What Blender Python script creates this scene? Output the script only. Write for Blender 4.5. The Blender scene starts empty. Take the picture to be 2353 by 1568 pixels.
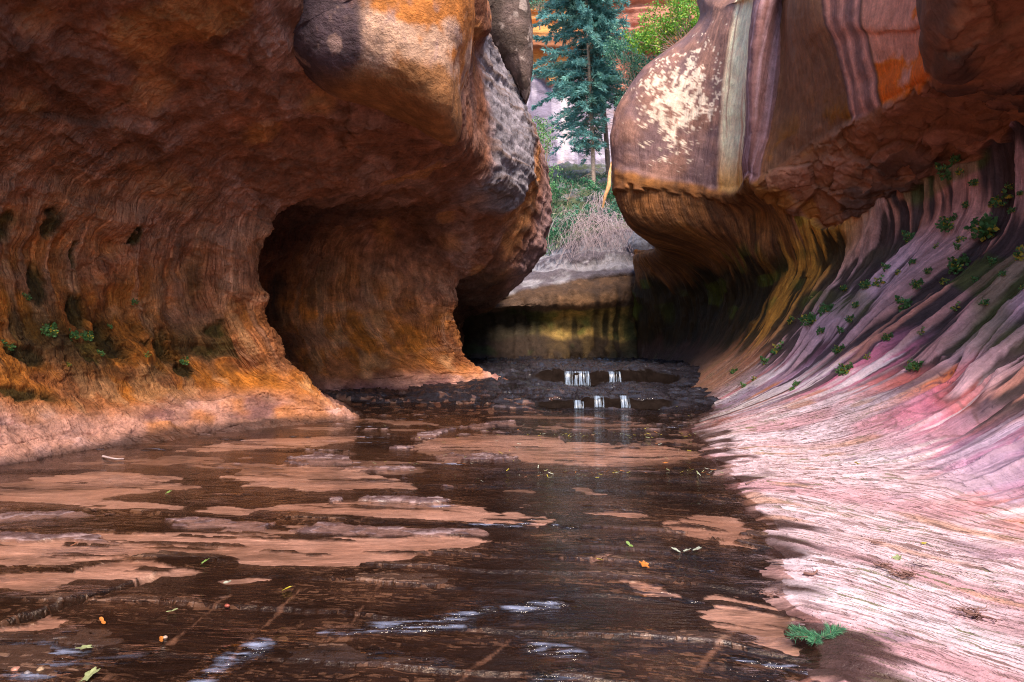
import bpy, math, random
import numpy as np
from mathutils import Vector
random.seed(7); rng = np.random.default_rng(7)
S = bpy.context.scene; COL = S.collection
# ------------------------------------------------------------------ camera, world, sun, exposure
F = 1569.0; CX = 1176.0; HY = 760.0; CH = 1.3       # focal length, centre column and horizon row of the photo's 2353 px frame; eye height
cd = bpy.data.cameras.new('camera'); cam = bpy.data.objects.new('camera', cd); COL.objects.link(cam)
cam.location = (0, 0, CH); cam.rotation_euler = (math.pi/2, 0, 0)
cd.sensor_width = 36; cd.lens = 36*F/2353; cd.shift_y = -24/2353; cd.clip_end = 600; cd.clip_start = .05
S.camera = cam
w = bpy.data.worlds.new('World'); S.world = w; w.use_nodes = True
nt = w.node_tree; sky = nt.nodes.new('ShaderNodeTexSky'); sky.sky_type = 'NISHITA'; sky.sun_disc = False
SUN_EL, SUN_AZ = math.radians(50), math.radians(167)      # azimuth from +Y, clockwise: behind the camera
sky.sun_elevation = SUN_EL; sky.sun_rotation = SUN_AZ
nt.links.new(sky.outputs[0], nt.nodes['Background'].inputs[0]); nt.nodes['Background'].inputs[1].default_value = .11
sl = bpy.data.lights.new('sun', 'SUN'); sl.energy = 2.7; sl.angle = math.radians(24); sl.color = (1, .80, .62)
so = bpy.data.objects.new('sun', sl); COL.objects.link(so)
dv = Vector((math.sin(SUN_AZ)*math.cos(SUN_EL), math.cos(SUN_AZ)*math.cos(SUN_EL), math.sin(SUN_EL)))
so.rotation_euler = dv.to_track_quat('Z', 'Y').to_euler(); so.location = (0, -5, 30)
S.view_settings.view_transform = 'Standard'; S.view_settings.look = 'None'
S.view_settings.exposure = 1.6; S.view_settings.gamma = 1
S.cycles.max_bounces = 8; S.cycles.diffuse_bounces = 5; S.cycles.transparent_max_bounces = 24
S.cycles.use_denoising = True; S.cycles.denoising_input_passes = 'RGB_ALBEDO_NORMAL'; S.cycles.denoising_prefilter = 'NONE'; S.cycles.filter_width = 1.1; S.cycles.sample_clamp_indirect = 4
# ------------------------------------------------------------------ helpers
def at(px, py, d):                                  # photo point at a distance -> place in the canyon
    return np.array(((px-CX)/F*d, d, CH-(py-HY)/F*d))
def ss(a, b, x):
    t = np.clip((x-a)/(b-a), 0, 1); return t*t*(3-2*t)
def hsh(ix, iy, iz, s):
    h = (ix.astype(np.int64)*374761393 + iy.astype(np.int64)*668265263 + iz.astype(np.int64)*2147483647*3 + s*144665) & 0xffffffff
    h = ((h ^ (h >> 13))*1274126177) & 0xffffffff
    h = ((h ^ (h >> 15))*2246822519) & 0xffffffff
    return ((h ^ (h >> 16)) & 0xffff)/32767.5-1
def noise(x, y, z=0, s=0):                          # smooth value noise, -1..1
    x, y, z = np.broadcast_arrays(np.asarray(x, float), np.asarray(y, float), np.asarray(z, float))
    ix, iy, iz = np.floor(x), np.floor(y), np.floor(z); fx, fy, fz = x-ix, y-iy, z-iz
    fx, fy, fz = [f*f*f*(f*(f*6-15)+10) for f in (fx, fy, fz)]
    r = 0
    zs = (0,) if not np.any(z) else (0, 1)
    for a in (0, 1):
        for b in (0, 1):
            for c in zs:
                wgt = (fx if a else 1-fx)*(fy if b else 1-fy)*((fz if c else 1-fz) if len(zs) > 1 else 1)
                r = r+wgt*hsh(ix+a, iy+b, iz+c, s)
    return r
def fbm(x, y, z=0, o=4, s=0, g=.5, ridge=False):
    r = 0; a = 1; t = 0
    for k in range(o):
        n = noise(x*2**k+k*17.3, y*2**k+k*9.1, z*2**k+k*5.7 if np.any(z) else 0, s+k)
        if ridge: n = 1-2*np.abs(n)
        r = r+a*n; t += a; a *= g
    return r/t
def worley(x, y, z, s=0, jit=.9):                   # F1, F2, random value of the nearest cell
    ix, iy, iz = np.floor(x), np.floor(y), np.floor(z)
    f1 = np.full(x.shape, 9.); f2 = np.full(x.shape, 9.); idv = np.zeros(x.shape)
    for a in (-1, 0, 1):
        for b in (-1, 0, 1):
            for c in (-1, 0, 1):
                cx, cy, cz = ix+a, iy+b, iz+c
                h1, h2, h3 = hsh(cx, cy, cz, s), hsh(cx, cy, cz, s+31), hsh(cx, cy, cz, s+77)
                dd = (cx+.5+.5*jit*h1-x)**2+(cy+.5+.5*jit*h2-y)**2+(cz+.5+.5*jit*h3-z)**2
                m1 = dd < f1; f2 = np.where(m1, f1, np.minimum(f2, dd)); idv = np.where(m1, h1*.6+h2*.4, idv); f1 = np.where(m1, dd, f1)
    return np.sqrt(f1), np.sqrt(f2), idv
def chips(X, Y, Z, sc, s=0, flat=1.):               # flaked, faceted sandstone: cell heights with thin cracks between
    wx = fbm(X*sc, Y*sc, Z*sc, 3, s+3)*.5; wy = fbm(X*sc+9, Y*sc, Z*sc, 3, s+5)*.5
    f1, f2, c = worley((X+0)*sc+wx, (Y+0)*sc+wy, Z*sc*flat+wx, s)
    return c, ss(0, .13, f2-f1), f1
def cr(P, t):                                       # Catmull-Rom through P (n,...) at float params t
    n = len(P); i = np.clip(np.floor(t).astype(int), 0, n-2); f = (t-i).reshape((-1,)+(1,)*(P.ndim-1))
    p0, p1, p2, p3 = P[np.maximum(i-1, 0)], P[i], P[i+1], P[np.minimum(i+2, n-1)]
    return .5*((2*p1)+(-p0+p2)*f+(2*p0-5*p1+4*p2-p3)*f*f+(-p0+3*p1-3*p2+p3)*f**3)
def ribs(spec):                                     # spec: [(depth, [tuple=photo point | list=[X,Z] ...])]
    out = []
    for d, pts in spec:
        row = []
        for p in pts:
            if isinstance(p, tuple):
                row.append(at(p[0], p[1], d+(p[2] if len(p) > 2 else 0)))
            else:
                row.append(np.array((p[0], d+(p[2] if len(p) > 2 else 0), p[1])))
        out.append(row)
    return np.array(out, float)
def params(segs):                                   # samples per segment -> float params
    return np.concatenate([i+np.arange(n)/n for i, n in enumerate(segs)]+[[len(segs)]])
def normals(G, to=None):
    du = np.gradient(G, axis=0); dv_ = np.gradient(G, axis=1)
    n = np.cross(du, dv_); n = n/(np.linalg.norm(n, axis=2, keepdims=True)+1e-9)
    if to is not None and np.sum(n*(np.asarray(to)-G)) < 0: n = -n      # towards the open canyon
    return n
    for _ in range(k):
        H = G.copy(); sl_ = [slice(None)]*G.ndim
        a, b, c = list(sl_), list(sl_), list(sl_); a[axis] = slice(0, -2); b[axis] = slice(1, -1); c[axis] = slice(2, None)
        H[tuple(b)] = .25*G[tuple(a)]+.5*G[tuple(b)]+.25*G[tuple(c)]; G = H
    return G
def smooth(G, k, axis):
    for _ in range(k):
        H = np.array(G, float); a, b, c = [[slice(None)]*G.ndim for _ in range(3)]
        a[axis] = slice(0, -2); b[axis] = slice(1, -1); c[axis] = slice(2, None)
        H[tuple(b)] = .25*G[tuple(a)]+.5*G[tuple(b)]+.25*G[tuple(c)]; G = H
    return G
def tag(o, label=None, cat=None, group=None, kind=None):
    for k, v in (('label', label), ('category', cat), ('group', group), ('kind', kind)):
        if v: o[k] = v
    return o
def meshobj(name, V, Fc, mat, parent=None, smooth_=True, mats=None, midx=None):
    V = np.asarray(V, np.float32); me = bpy.data.meshes.new(name)
    me.vertices.add(len(V)); me.vertices.foreach_set('co', V.ravel())
    Fc = np.asarray(Fc, np.int32); k = Fc.shape[1]
    me.loops.add(Fc.size); me.loops.foreach_set('vertex_index', Fc.ravel())
    me.polygons.add(len(Fc)); me.polygons.foreach_set('loop_start', np.arange(0, Fc.size, k, dtype=np.int32))
    me.polygons.foreach_set('loop_total', np.full(len(Fc), k, np.int32))
    me.polygons.foreach_set('use_smooth', np.full(len(Fc), smooth_))
    me.update(calc_edges=True); me.validate()
    if mat: me.materials.append(mat)
    o = bpy.data.objects.new(name, me); COL.objects.link(o)
    if parent: o.parent = parent
    return o
def gridfaces(nu, nv, flip=False, wrap=False):
    i = np.arange(nu if wrap else nu-1); j = np.arange(nv-1); I, J = np.meshgrid(i, j, indexing='ij'); I2 = (I+1) % nu
    f = np.stack([I*nv+J, I2*nv+J, I2*nv+J+1, I*nv+J+1], -1).reshape(-1, 4)
    return f[:, ::-1] if flip else f
def attr(o, name, arr, kind='FLOAT'):
    a = o.data.attributes.new(name, 'FLOAT_COLOR' if kind == 'C' else 'FLOAT', 'POINT')
    if kind == 'C':
        arr = np.concatenate([arr.reshape(-1, 3), np.ones((arr.size//3, 1))], 1); a.data.foreach_set('color', arr.astype(np.float32).ravel())
    else: a.data.foreach_set('value', arr.astype(np.float32).ravel())
def mix(a, b, m):
    m = np.clip(m, 0, 1)
    if np.ndim(m) == np.ndim(a)-1 or np.ndim(a) == 1: m = m[..., None]
    return np.asarray(a)*(1-m)+np.asarray(b)*m
def sat(T, k, g=1.):                                 # richer iron-red stone
    m = (T*np.array((.3, .5, .2))).sum(-1, keepdims=True); return np.clip(m+(T-m)*k, .003, .95)*g
# ------------------------------------------------------------------ materials
def rock_mat(name, rough=.75, bump=.6, bscale=9, stretch=(1, 1, 1), var=.25, dist=.03, spec=.3, streak=0, line=None, tint='tint', vein=.5):
    m = bpy.data.materials.new(name); m.use_nodes = True; t = m.node_tree; N = t.nodes; L = t.links
    b = N['Principled BSDF']; b.inputs['Specular IOR Level'].default_value = spec
    def A(n_): q = N.new('ShaderNodeAttribute'); q.attribute_name = n_; return q
    def M(op, x, y=None, z=None, clamp=False):
        q = N.new('ShaderNodeMath'); q.operation = op; q.use_clamp = clamp
        for k, i in enumerate((x, y, z)):
            if i is None: continue
            if isinstance(i, (int, float)): q.inputs[k].default_value = i
            else: L.new(i, q.inputs[k])
        return q.outputs[0]
    def R(x, a_, b_, c_, d_):
        q = N.new('ShaderNodeMapRange'); L.new(x, q.inputs[0])
        for k, i in enumerate((a_, b_, c_, d_)): q.inputs[k+1].default_value = i
        return q.outputs[0]
    def NZ(vec, sc, det=6, ro=.6, typ='FBM', dim='3D'):
        q = N.new('ShaderNodeTexNoise'); q.noise_dimensions = dim; q.noise_type = typ; q.inputs['Scale'].default_value = sc; q.inputs['Detail'].default_value = det; q.inputs['Roughness'].default_value = ro
        L.new(vec, q.inputs['Vector']); return q.outputs[0]
    tc = N.new('ShaderNodeTexCoord'); mp = N.new('ShaderNodeMapping'); mp.inputs['Scale'].default_value = stretch
    L.new(tc.outputs['Object'], mp.inputs[0]); P_ = mp.outputs[0]
    n1 = NZ(P_, bscale, 8, .65); n2 = NZ(P_, bscale*6, 5, .7); n3 = NZ(P_, bscale*.7, 7, .6, 'RIDGED_MULTIFRACTAL')
    k = M('MULTIPLY', R(n1, .3, .7, 1-var*1.3, 1+var), R(n2, .3, .7, 1-var, 1+var*.8))
    k = M('MULTIPLY', k, R(n3, .0, 1.3, 1-vein*.5, 1+vein*.7))
    hgt = M('MULTIPLY_ADD', n2, .35, n1); hgt = M('MULTIPLY_ADD', n3, .25, hgt)
    col = A(tint).outputs['Color']
    if streak:
        fv = A('flow').outputs['Vector']; fm = N.new('ShaderNodeMapping'); fm.inputs['Scale'].default_value = (14, .8, .1); L.new(fv, fm.inputs[0])
        fm2 = N.new('ShaderNodeMapping'); fm2.inputs['Scale'].default_value = (42, 2.4, .1); L.new(fv, fm2.inputs[0])
        s1 = NZ(fm.outputs[0], 1, 5, .6, 'FBM', '2D'); s2 = NZ(fm2.outputs[0], 1, 4, .6, 'FBM', '2D'); sf = A('fstr').outputs['Fac']
        sv = M('MULTIPLY_ADD', s2, .5, s1); sv = R(sv, .60, .90, -1, 1)
        k = M('MULTIPLY', k, M('MULTIPLY_ADD', M('MULTIPLY', sv, sf), streak, 1)); hgt = M('MULTIPLY_ADD', M('MULTIPLY', sv, sf), .45, hgt)
    vm = N.new('ShaderNodeVectorMath'); vm.operation = 'SCALE'; L.new(col, vm.inputs[0]); L.new(k, vm.inputs['Scale']); col = vm.outputs[0]
    if line:
        q = A('q').outputs['Fac']; low = A('low').outputs['Fac']; sx = N.new('ShaderNodeSeparateXYZ'); L.new(tc.outputs['Object'], sx.inputs[0]); X_ = sx.outputs[0]
        tot = None
        for fr, wd, off in ((7.3, .16, 0), (13.7, .17, 5), (27, .24, 11), (44, .3, 17)):
            cx = N.new('ShaderNodeCombineXYZ'); L.new(M('MULTIPLY', X_, 1.6), cx.inputs[0]); L.new(M('MULTIPLY', q, 2.2), cx.inputs[1]); cx.inputs[2].default_value = off
            c = M('MULTIPLY_ADD', NZ(cx.outputs[0], 1, 5, .6), 1.6, M('MULTIPLY', q, fr)); fl_ = M('FLOOR', c); f = M('SUBTRACT', c, fl_)
            cy = N.new('ShaderNodeCombineXYZ'); L.new(M('MULTIPLY_ADD', fl_, 7.31, M('MULTIPLY', X_, 4.5+.22*fr)), cy.inputs[0]); L.new(M('MULTIPLY', fl_, 3.17), cy.inputs[1]); cy.inputs[2].default_value = off
            da = R(NZ(cy.outputs[0], 1, 4, .6), .52, .57, 0, 1); wv = R(NZ(cy.outputs[0], 2.3, 3, .5), .3, .7, wd*.4, wd*2.2)
            ln = M('MULTIPLY', da, M('LESS_THAN', f, wv)); tot = ln if tot is None else M('MAXIMUM', tot, M('MULTIPLY', ln, .8))
        tot = M('MULTIPLY', tot, low)
        mx = N.new('ShaderNodeMix'); mx.data_type = 'RGBA'; L.new(M('MULTIPLY', tot, line[1]), mx.inputs[0]); L.new(col, mx.inputs[6])
        m2 = N.new('ShaderNodeMix'); m2.data_type = 'RGBA'; L.new(R(NZ(P_, 1.7, 3, .5), .52, .6, 0, 1), m2.inputs[0]); m2.inputs[6].default_value = line[0]+(1,); m2.inputs[7].default_value = line[2]+(1,)
        L.new(m2.outputs[2], mx.inputs[7]); col = mx.outputs[2]; hgt = M('MULTIPLY_ADD', tot, line[3], hgt)
    L.new(col, b.inputs['Base Color'])
    bp = N.new('ShaderNodeBump'); bp.inputs['Strength'].default_value = bump; bp.inputs['Distance'].default_value = dist
    L.new(hgt, bp.inputs['Height']); L.new(bp.outputs[0], b.inputs['Normal'])
    L.new(R(A('gloss').outputs['Fac'], 0, 1, rough, .16), b.inputs['Roughness']); L.new(M('MULTIPLY', M('SUBTRACT', 1, A('matte').outputs['Fac']), spec), b.inputs['Specular IOR Level'])
    return m
def rockobj(name, G, tint, gloss, mat, flip=False, wrap=False, flow=None, fstr=None, q=None, low=None):
    nu, nv = G.shape[:2]
    o = meshobj(name, G.reshape(-1, 3), gridfaces(nu, nv, flip, wrap), mat)
    attr(o, 'tint', np.clip(tint, .004, .95), 'C'); attr(o, 'gloss', gloss if np.ndim(gloss) else np.full(nu*nv, gloss))
    if flow is not None:
        a = o.data.attributes.new('flow', 'FLOAT_VECTOR', 'POINT'); a.data.foreach_set('vector', np.stack([flow[0], flow[1], 0*flow[0]], -1).astype(np.float32).ravel()); attr(o, 'fstr', fstr)
    if q is not None: attr(o, 'q', q); attr(o, 'low', low)
    return tag(o, kind='structure')
def idw(d, D):                                      # depth -> rib parameter
    return np.interp(d, D, np.arange(len(D)))
M_rock = rock_mat('sandstone', .78, .9, 5, (1, 1, 1.15), .30, .07, vein=.6)
M_left = rock_mat('carved_sandstone', .78, .9, 4.5, (1, 1, 1.15), .32, .06, streak=.22, vein=.7)
M_flute = rock_mat('fluted_sandstone', .7, .7, 5, (1, 1.3, 1), .2, .03, streak=.26, line=((.15, .09, .085), .9, (.13, .13, .06), -1.6), vein=.3)
M_far = rock_mat('far_sandstone', .9, .6, 1.2, (1, 1, 2.5), .2, .2)
M_bed = rock_mat('wet_bedrock', .42, .8, 8, (.5, 2, 1), .3, .012, .75, line=((.30, .18, .13), .5, (.02, .014, .012), .8), vein=.4)
#@@RIGHT
# ------------------------------------------------------------------ right wall: dry floor, bowl, tube, lip, outer face
RS = [
(-7,  [[.4,-.35],[1.5,0],[3.0,.2],[4.2,.5],[5.4,1.3],[7.0,3.2],[7.4,4.6],[6.8,5.4],[5.9,5.9],[6.2,6.6],[7.0,7.3],[8.2,8.0],[10,8.8],[13,9.5]]),
(-2,  [[.3,-.3],[1.2,0],[2.5,.12],[3.9,.42],[5.2,1.2],[6.9,3.0],[7.3,4.4],[6.7,5.3],[5.7,5.8],[5.9,6.5],[6.8,7.3],[8.0,8.0],[10,8.8],[13,9.5]]),
(1,   [[.2,-.3],[1.1,0],[2.2,.07],[3.7,.35],[5.0,1.1],[6.8,2.9],[7.2,4.2],[6.6,5.2],[5.5,5.6],[5.6,6.4],[6.6,7.3],[7.9,8.0],[10,8.8],[13,9.5]]),
(3,   [[.3,-.3],[1.3,0],[2.3,.06],[3.75,.30],[5.0,1.0],[6.85,2.9],[7.25,4.2],[6.5,5.0],[5.3,5.5],[5.3,6.3],[6.2,7.3],[7.6,8.2],[10,9],[13,10]]),
(5,   [[.9,-.3],[1.8,0],[2.8,.07],[3.75,.27],[5.2,1.15],[6.85,2.9],[7.2,4.1],[6.3,4.9],[5.0,5.2],[4.9,6.0],[5.6,7.2],[7.0,8.4],[9,9.6],[12,11]]),
(7,   [[1.2,-.3],(1650,1051),(1926,1030),(2150,940),(2353,784),[6.8,2.8],[7.05,3.95],[6.1,4.6],[4.6,4.75],[4.5,5.6],[4.9,7],[6.0,8.6],[8,10],[11,12]]),
(7.9, [[1.2,-.3],(1640,1015),(1850,975),(2120,875),(2248,780),[6.7,2.7],[6.9,3.9],[6.0,4.3],(2150,150),(2118,60),(2112,-80),(2115,-300),[5.3,10.5],[8,13]]),
(9.1, [[1.3,-.3],(1586,984),(1801,919),(1926,859),(2126,720),(2352,530),(2353,310),(2270,240),(2125,190),(2128,120),(2122,60),(2115,-10),[5.9,9],[8,13]]),
(10.8,[[1.5,-.3],(1626,949),(1726,909),(1826,844),(1951,715),(2096,565),(2112,430),(2055,355),(1965,275),(1942,190),(1922,100),(1900,0),[5.3,8.5],[8,13]]),
(12,  [[1.6,-.3],(1585,926),(1695,873),(1785,803),(1885,690),(1945,600),(1935,520),(1905,435),(1850,340),(1842,230),(1832,120),(1825,0),[5.2,8.5],[8,13]]),
(12.9,[[1.6,-.3],(1565,915),(1672,855),(1745,790),(1810,700),(1852,620),(1825,545),(1800,480),(1745,410),(1770,300),(1790,150),(1800,0,.4),[5.3,8.5],[8,13]]),
(13.2,[[1.6,-.3],(1560,912),(1665,850),(1735,785),(1793,700),(1832,620),(1802,555),(1775,478),(1722,400),(1722,300,-.3),(1728,150,-.3),(1752,0,-.3),[5,8.5],[8,13]]),
(13.9,[[1.6,-.3],(1545,905),(1645,845),(1710,785),(1758,715),(1780,640),(1742,570),(1740,490),(1695,436),(1697,300),(1702,150),(1722,0),[5,8.5],[8,13]]),
(15,  [[1.6,-.3],(1545,890),(1620,835),(1672,790),(1708,725),(1718,650),(1680,575),(1610,510),(1585,424),(1590,320),(1612,190),(1650,40),[5,9],[8,13]]),
(16.2,[[1.6,-.3],(1540,878),(1600,830),(1642,780),(1672,715),(1672,650),(1612,580),(1448,514),(1412,385),(1422,270),(1480,165),(1600,55),(1630,-80),[8,14]]),
(17.5,[[1.8,-.3],(1530,868),(1585,825),(1622,780),(1643,715),(1637,660),(1585,605),(1500,560),(1440,400),(1470,270),(1540,160),(1630,60),(1650,-80),[9,14]]),
(19,  [[2,-.3],(1515,855),(1560,820),(1590,780),(1606,720),(1598,670),(1555,620),(1505,580),(1530,545),(1570,500),(1600,400),(1650,200),(1680,0),[10,14]]),
(20.5,[[2.6,-.3],(1475,842),(1500,820),(1510,780),(1510,730),(1500,680),(1480,630),(1462,592),(1475,578),(1530,565,.5),(1600,540,.8),(1700,450,1),(1750,300,1.4),[12,14]]),
(21.4,[[3,-.3],(1462,838),(1463,815),(1463,780),(1463,730),(1462,680),(1460,630),(1458,600),(1475,582,.2),(1530,568,.6),(1600,545,.9),(1700,460,1),(1750,310,1.4),[12,14]]),
(23,  [[4,-.3],(1500,832),(1500,810),(1500,780),(1500,730),(1500,680),(1500,630),(1500,605),(1510,590),(1540,575),(1620,550),(1720,460),(1770,310),[12,14]]),
]
RD = [r[0] for r in RS]; P = ribs(RS)
tu = idw(np.concatenate([np.linspace(-7, .8, 60), np.linspace(.9, 3, 240), np.linspace(3.01, 7, 340), np.linspace(7.01, 14, 460), np.linspace(14.02, 23, 240)]), RD)
tv = params([10, 90, 90, 70, 110, 80, 60, 60, 60, 40, 50, 12, 6])
G = cr(P, tu); G = np.swapaxes(cr(np.swapaxes(G, 0, 1), tv), 0, 1)
def bed_q(X, Y):                                    # the bedding lines that cross the canyon floor
    return Y+.12*(X-1.2)+1.25*ss(6.8, 2.6, Y)*np.logaddexp(0, (X-1.25)*5)/5
def right_wall(G):
    X, Y, Z = G[..., 0], G[..., 1], G[..., 2]; v = tv[None, :]+0*Y; d = np.interp(tu, np.arange(len(RD)), RD)[:, None]+0*Y
    Nn = normals(G, (.5, 6, 3)); C = lambda *c: np.array(c)
    big = fbm(X*.6, Y*.6, Z*.6, 4, 11); med = fbm(X*2.2, Y*2.2, Z*2.2, 5, 12); fine = fbm(X*9, Y*9, Z*9, 4, 13)
    # --- flutes: grooves running down the wall
    wp = .16*fbm(d*.9, v*.4, 0, 3, 21)+.05*noise(d*3, v*1.0, 0, 22)+.02*noise(d*9, v*2.5, 0, 23)
    dens = 1.0
    f1 = 1-np.abs(noise((d+wp)*1.9, v*.42, 0, 31))*2; f2 = 1-np.abs(noise((d+wp*.8)*4.2, v*.7+3, 0, 32))*2; f3 = noise((d+wp*.6)*9.5, v*1.1, 0, 33)
    f4 = noise((d+wp*.5)*22, v*1.5, 0, 34)
    groove = ss(.25, .95, f1)*.9+ss(.35, .95, f2)*.55               # 1 = rib crest line
    fs_ = ss(12.1, 13.3, d); vl = 6+1.7*fs_+.26*(1-.8*fs_)*noise(d*1.3, 0, 0, 40)+.16*noise(d*4.5, 3, 0, 41)+.08*noise(d*13, 5, 0, 42)
    below = 1-ss(0, .04, v-vl); am = ss(2.4, 4.2, v)*below*(1-.9*fs_*ss(4.9, 6.2, v))*(1-.35*fs_); am_low = ss(1.9, 3.2, v)*(1-ss(4.6, 5.6, v))
    h = am*(.12*f1*ss(3.0, 4.6, v)+.08*f2+.045*np.abs(f3)*np.sign(f3)+.016*f4)+am_low*(.016*f2+.010*f3+.005*f4)+(1-ss(4.5, 5.5, v))*ss(2, 3, v)*(.03*chips(X, Y, Z, 2.2, 53)[0]*ss(0, .5, med)+.012*fbm(X*3, Y*3, Z*3, 5, 54, .6, True))
    # --- ledge above the flutes: blocky overhang
    above = ss(0, .05, v-vl)*(1-ss(7.85, 8.1, v))
    c1, k1, _ = chips(X, Y, Z, 1.5, 51, 1.6); c2, k2, _ = chips(X, Y, Z, 4.2, 52, 1.5)
    sm_ = 1-.85*ss(12.4, 13.6, d); h += above*(.10+(.10*c1+.04*c2-.015*(1-k1)+.07*med)*sm_+.16*big)
    h += (1-ss(7.8, 8.2, v))*ss(1.2, 5, v)*(.05*med+.012*fine)
    # --- outer face: smooth, with soft vertical folds
    out = ss(7.85, 8.15, v); strk = fbm(d*2.6+.2*med, v*.25, 0, 4, 61); strk2 = noise(d*9+.3*med, v*.35, 0, 62)
    h += out*(.10*big+.035*med+.05*strk+.008*fine)
    # --- floor: thin bedding ledges
    q = bed_q(X, Y)+.05*fbm(X*1.3, Y*2.5, 0, 4, 71)+.012*noise(X*7, Y*14, 0, 72); low = 1-ss(1.75, 3.0, v+.35*noise(d*.5, 3, 0, 70)+.18*med)
    def layers(fr, s_):
        c = q*fr+.35*noise(X*1.7, q*1.5, 0, s_); i = np.floor(c); f = c-i
        r = hsh(i, i*0, i*0, s_+1); dash = ss(-.05, .25, noise(X*2.6+r*31, i*3.7, 0, s_+2)+.45*noise(X*9+r*11, i*1.7, 0, s_+3)+.25*r)
        wdt = .13+.10*noise(X*4, i*2.2, 0, s_+4); return i, f, r, dash*(1-ss(wdt, wdt+.10, f))
    i1, g1, r1, e1 = layers(7.5, 80); i2, g2, r2, e2 = layers(17, 90)
    h += low*ss(.6, 1.2, v)*(.3)*(.012*(g1-.5)+.006*(g2-.5)+.008*r1-.016*e1-.009*e2+.02*med)
    G2 = G+Nn*h[..., None]
    G2[..., 2] += (1-ss(.9, 1.9, v))*(.018*noise(X*2, q*3, 0, 73)+.012*noise(X*6, q*9, 0, 74))
    # --- the rock's own colours
    pale = mix(C(.80, .62, .66), C(.68, .41, .45), ss(-.3, .6, noise(X*.9, q*2.2, 0, 75)+.3*med))
    pale = mix(pale, C(.82, .73, .79), ss(.1, .6, noise(X*1.2+5, q*3, 0, 76))*.7); pale = mix(pale, C(.62, .36, .24), ss(.45, .8, noise(X*2.2, q*6, 0, 77))*.8)
    pale = mix(pale, C(.42, .30, .36), ss(.78, .92, noise(X*3.1, Y*6, 0, 78))*.8)
    pale = mix(pale, C(.16, .11, .10), np.clip(e1*.9+e2*.3, 0, 1)*.8)
    pale = mix(pale, C(.10, .11, .04), e1*ss(.35, .6, noise(X*1.5, Y*2.7, 0, 79)))
    edge = 1-ss(.98, 1.28, v+.35*noise(X*2, q*5, 0, 81)+.2*noise(X*7, q*16, 0, 82)); pale = mix(pale, C(.085, .05, .045), edge)
    a_p = d+wp; pink = mix(C(.60, .27, .35), C(.58, .22, .19), ss(-.2, .5, noise(d*1.1, v*1.2, 0, 91)+.3*med))
    pink = mix(pink, C(.50, .36, .45), ss(.0, .5, noise((d+wp)*1.6, v*.7, 0, 92)+.25*f3))
    pink = mix(pink, C(.74, .60, .64), ss(.25, .8, f3+.5*noise((d+wp)*2.4, v*.6, 0, 93))*.8); pink = mix(pink, C(.62, .27, .10), ss(.5, .9, noise((d+wp)*3.1, v*.9, 0, 94))*.7)
    pink = mix(pink, C(.78, .62, .62), ss(.62, .8, fbm(X*11, Y*11, Z*11, 2, 95))*.7)
    iso = fbm(X*4, Y*4, Z*4, 6, 198, .7); pink = pink*(1+.45*iso)[..., None]; crk = (1-ss(.015, .05, np.abs(noise(a_p*4.2, v*.8, 0, 199)+.06*iso)))*ss(0, .2, noise(X*1.3, Y*1.3, Z*1.3, 200)); pink = mix(pink, C(.10, .05, .06), crk*.8); crk2 = (1-ss(.02, .07, np.abs(noise(X*2.5+.5*med, Y*1.2, Z*6, 203))))*ss(.15, .4, noise(X*.9+4, Y*.9, 0, 204)); pink = mix(pink, C(.14, .07, .07), crk2*.6)
    dk = ss(.10, .20, noise((d+wp)*3.4, v*.4+7, 0, 96)+.3*f4+.15*fine)*ss(6.2, 8.2, d+.5*(v-3)); pink = mix(pink, C(.075, .055, .065), dk*.92)
    pink = mix(pink, C(.85, .76, .80), ss(.38, .5, noise((d+wp)*7.5, v*.5+3, 0, 196)+.25*f4)*.85); pink = mix(pink, C(.30, .24, .36), ss(.3, .5, noise((d+wp)*1.9, v*.6+13, 0, 197)+.2*f3)*.7)
    rib = ss(-.02, .22, f1*.45+f2*.5+f3*.45+.3*f4-.20)
    wallc = mix(C(.085, .06, .06), mix(C(.60, .43, .46), C(.54, .30, .25), ss(-.5, .3, noise((d+wp)*1.3, v*.5, 0, 97))), rib)
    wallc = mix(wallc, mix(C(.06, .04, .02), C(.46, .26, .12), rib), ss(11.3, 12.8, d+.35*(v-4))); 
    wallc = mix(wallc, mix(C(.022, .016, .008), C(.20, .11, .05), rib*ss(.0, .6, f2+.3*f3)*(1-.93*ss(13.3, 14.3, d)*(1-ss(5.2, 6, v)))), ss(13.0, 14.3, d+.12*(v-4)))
    wallc = mix(wallc, C(.10, .12, .04), ss(.25, .6, noise(d*1.4, v*2.0, 0, 98))*ss(3.5, 4.2, v)*.55)
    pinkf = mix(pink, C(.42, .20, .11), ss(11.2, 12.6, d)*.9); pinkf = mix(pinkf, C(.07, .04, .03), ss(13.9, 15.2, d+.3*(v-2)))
    T = mix(pinkf, wallc, ss(2.9, 3.7, v+.35*noise(d*2.5, v*.6, 0, 99)+.25*f3+.5*ss(8, 11, d)))
    T = mix(T, pale*np.array((.86, .84, .92)), low*(1-ss(8.2, 9.6, d))); T = mix(T, C(.075, .045, .04), (1-ss(1.0, 1.6, v+.25*med))*ss(7.5, 9, d)*.8)
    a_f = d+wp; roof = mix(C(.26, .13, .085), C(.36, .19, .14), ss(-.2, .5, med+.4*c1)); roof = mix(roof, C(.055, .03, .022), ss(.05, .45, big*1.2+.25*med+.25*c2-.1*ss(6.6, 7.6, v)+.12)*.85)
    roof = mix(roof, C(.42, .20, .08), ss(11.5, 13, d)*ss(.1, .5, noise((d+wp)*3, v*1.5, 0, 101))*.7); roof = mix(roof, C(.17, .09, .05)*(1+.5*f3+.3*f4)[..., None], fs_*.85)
    roof = mix(roof, C(.03, .018, .012), (1-k1)*.2)
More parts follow.
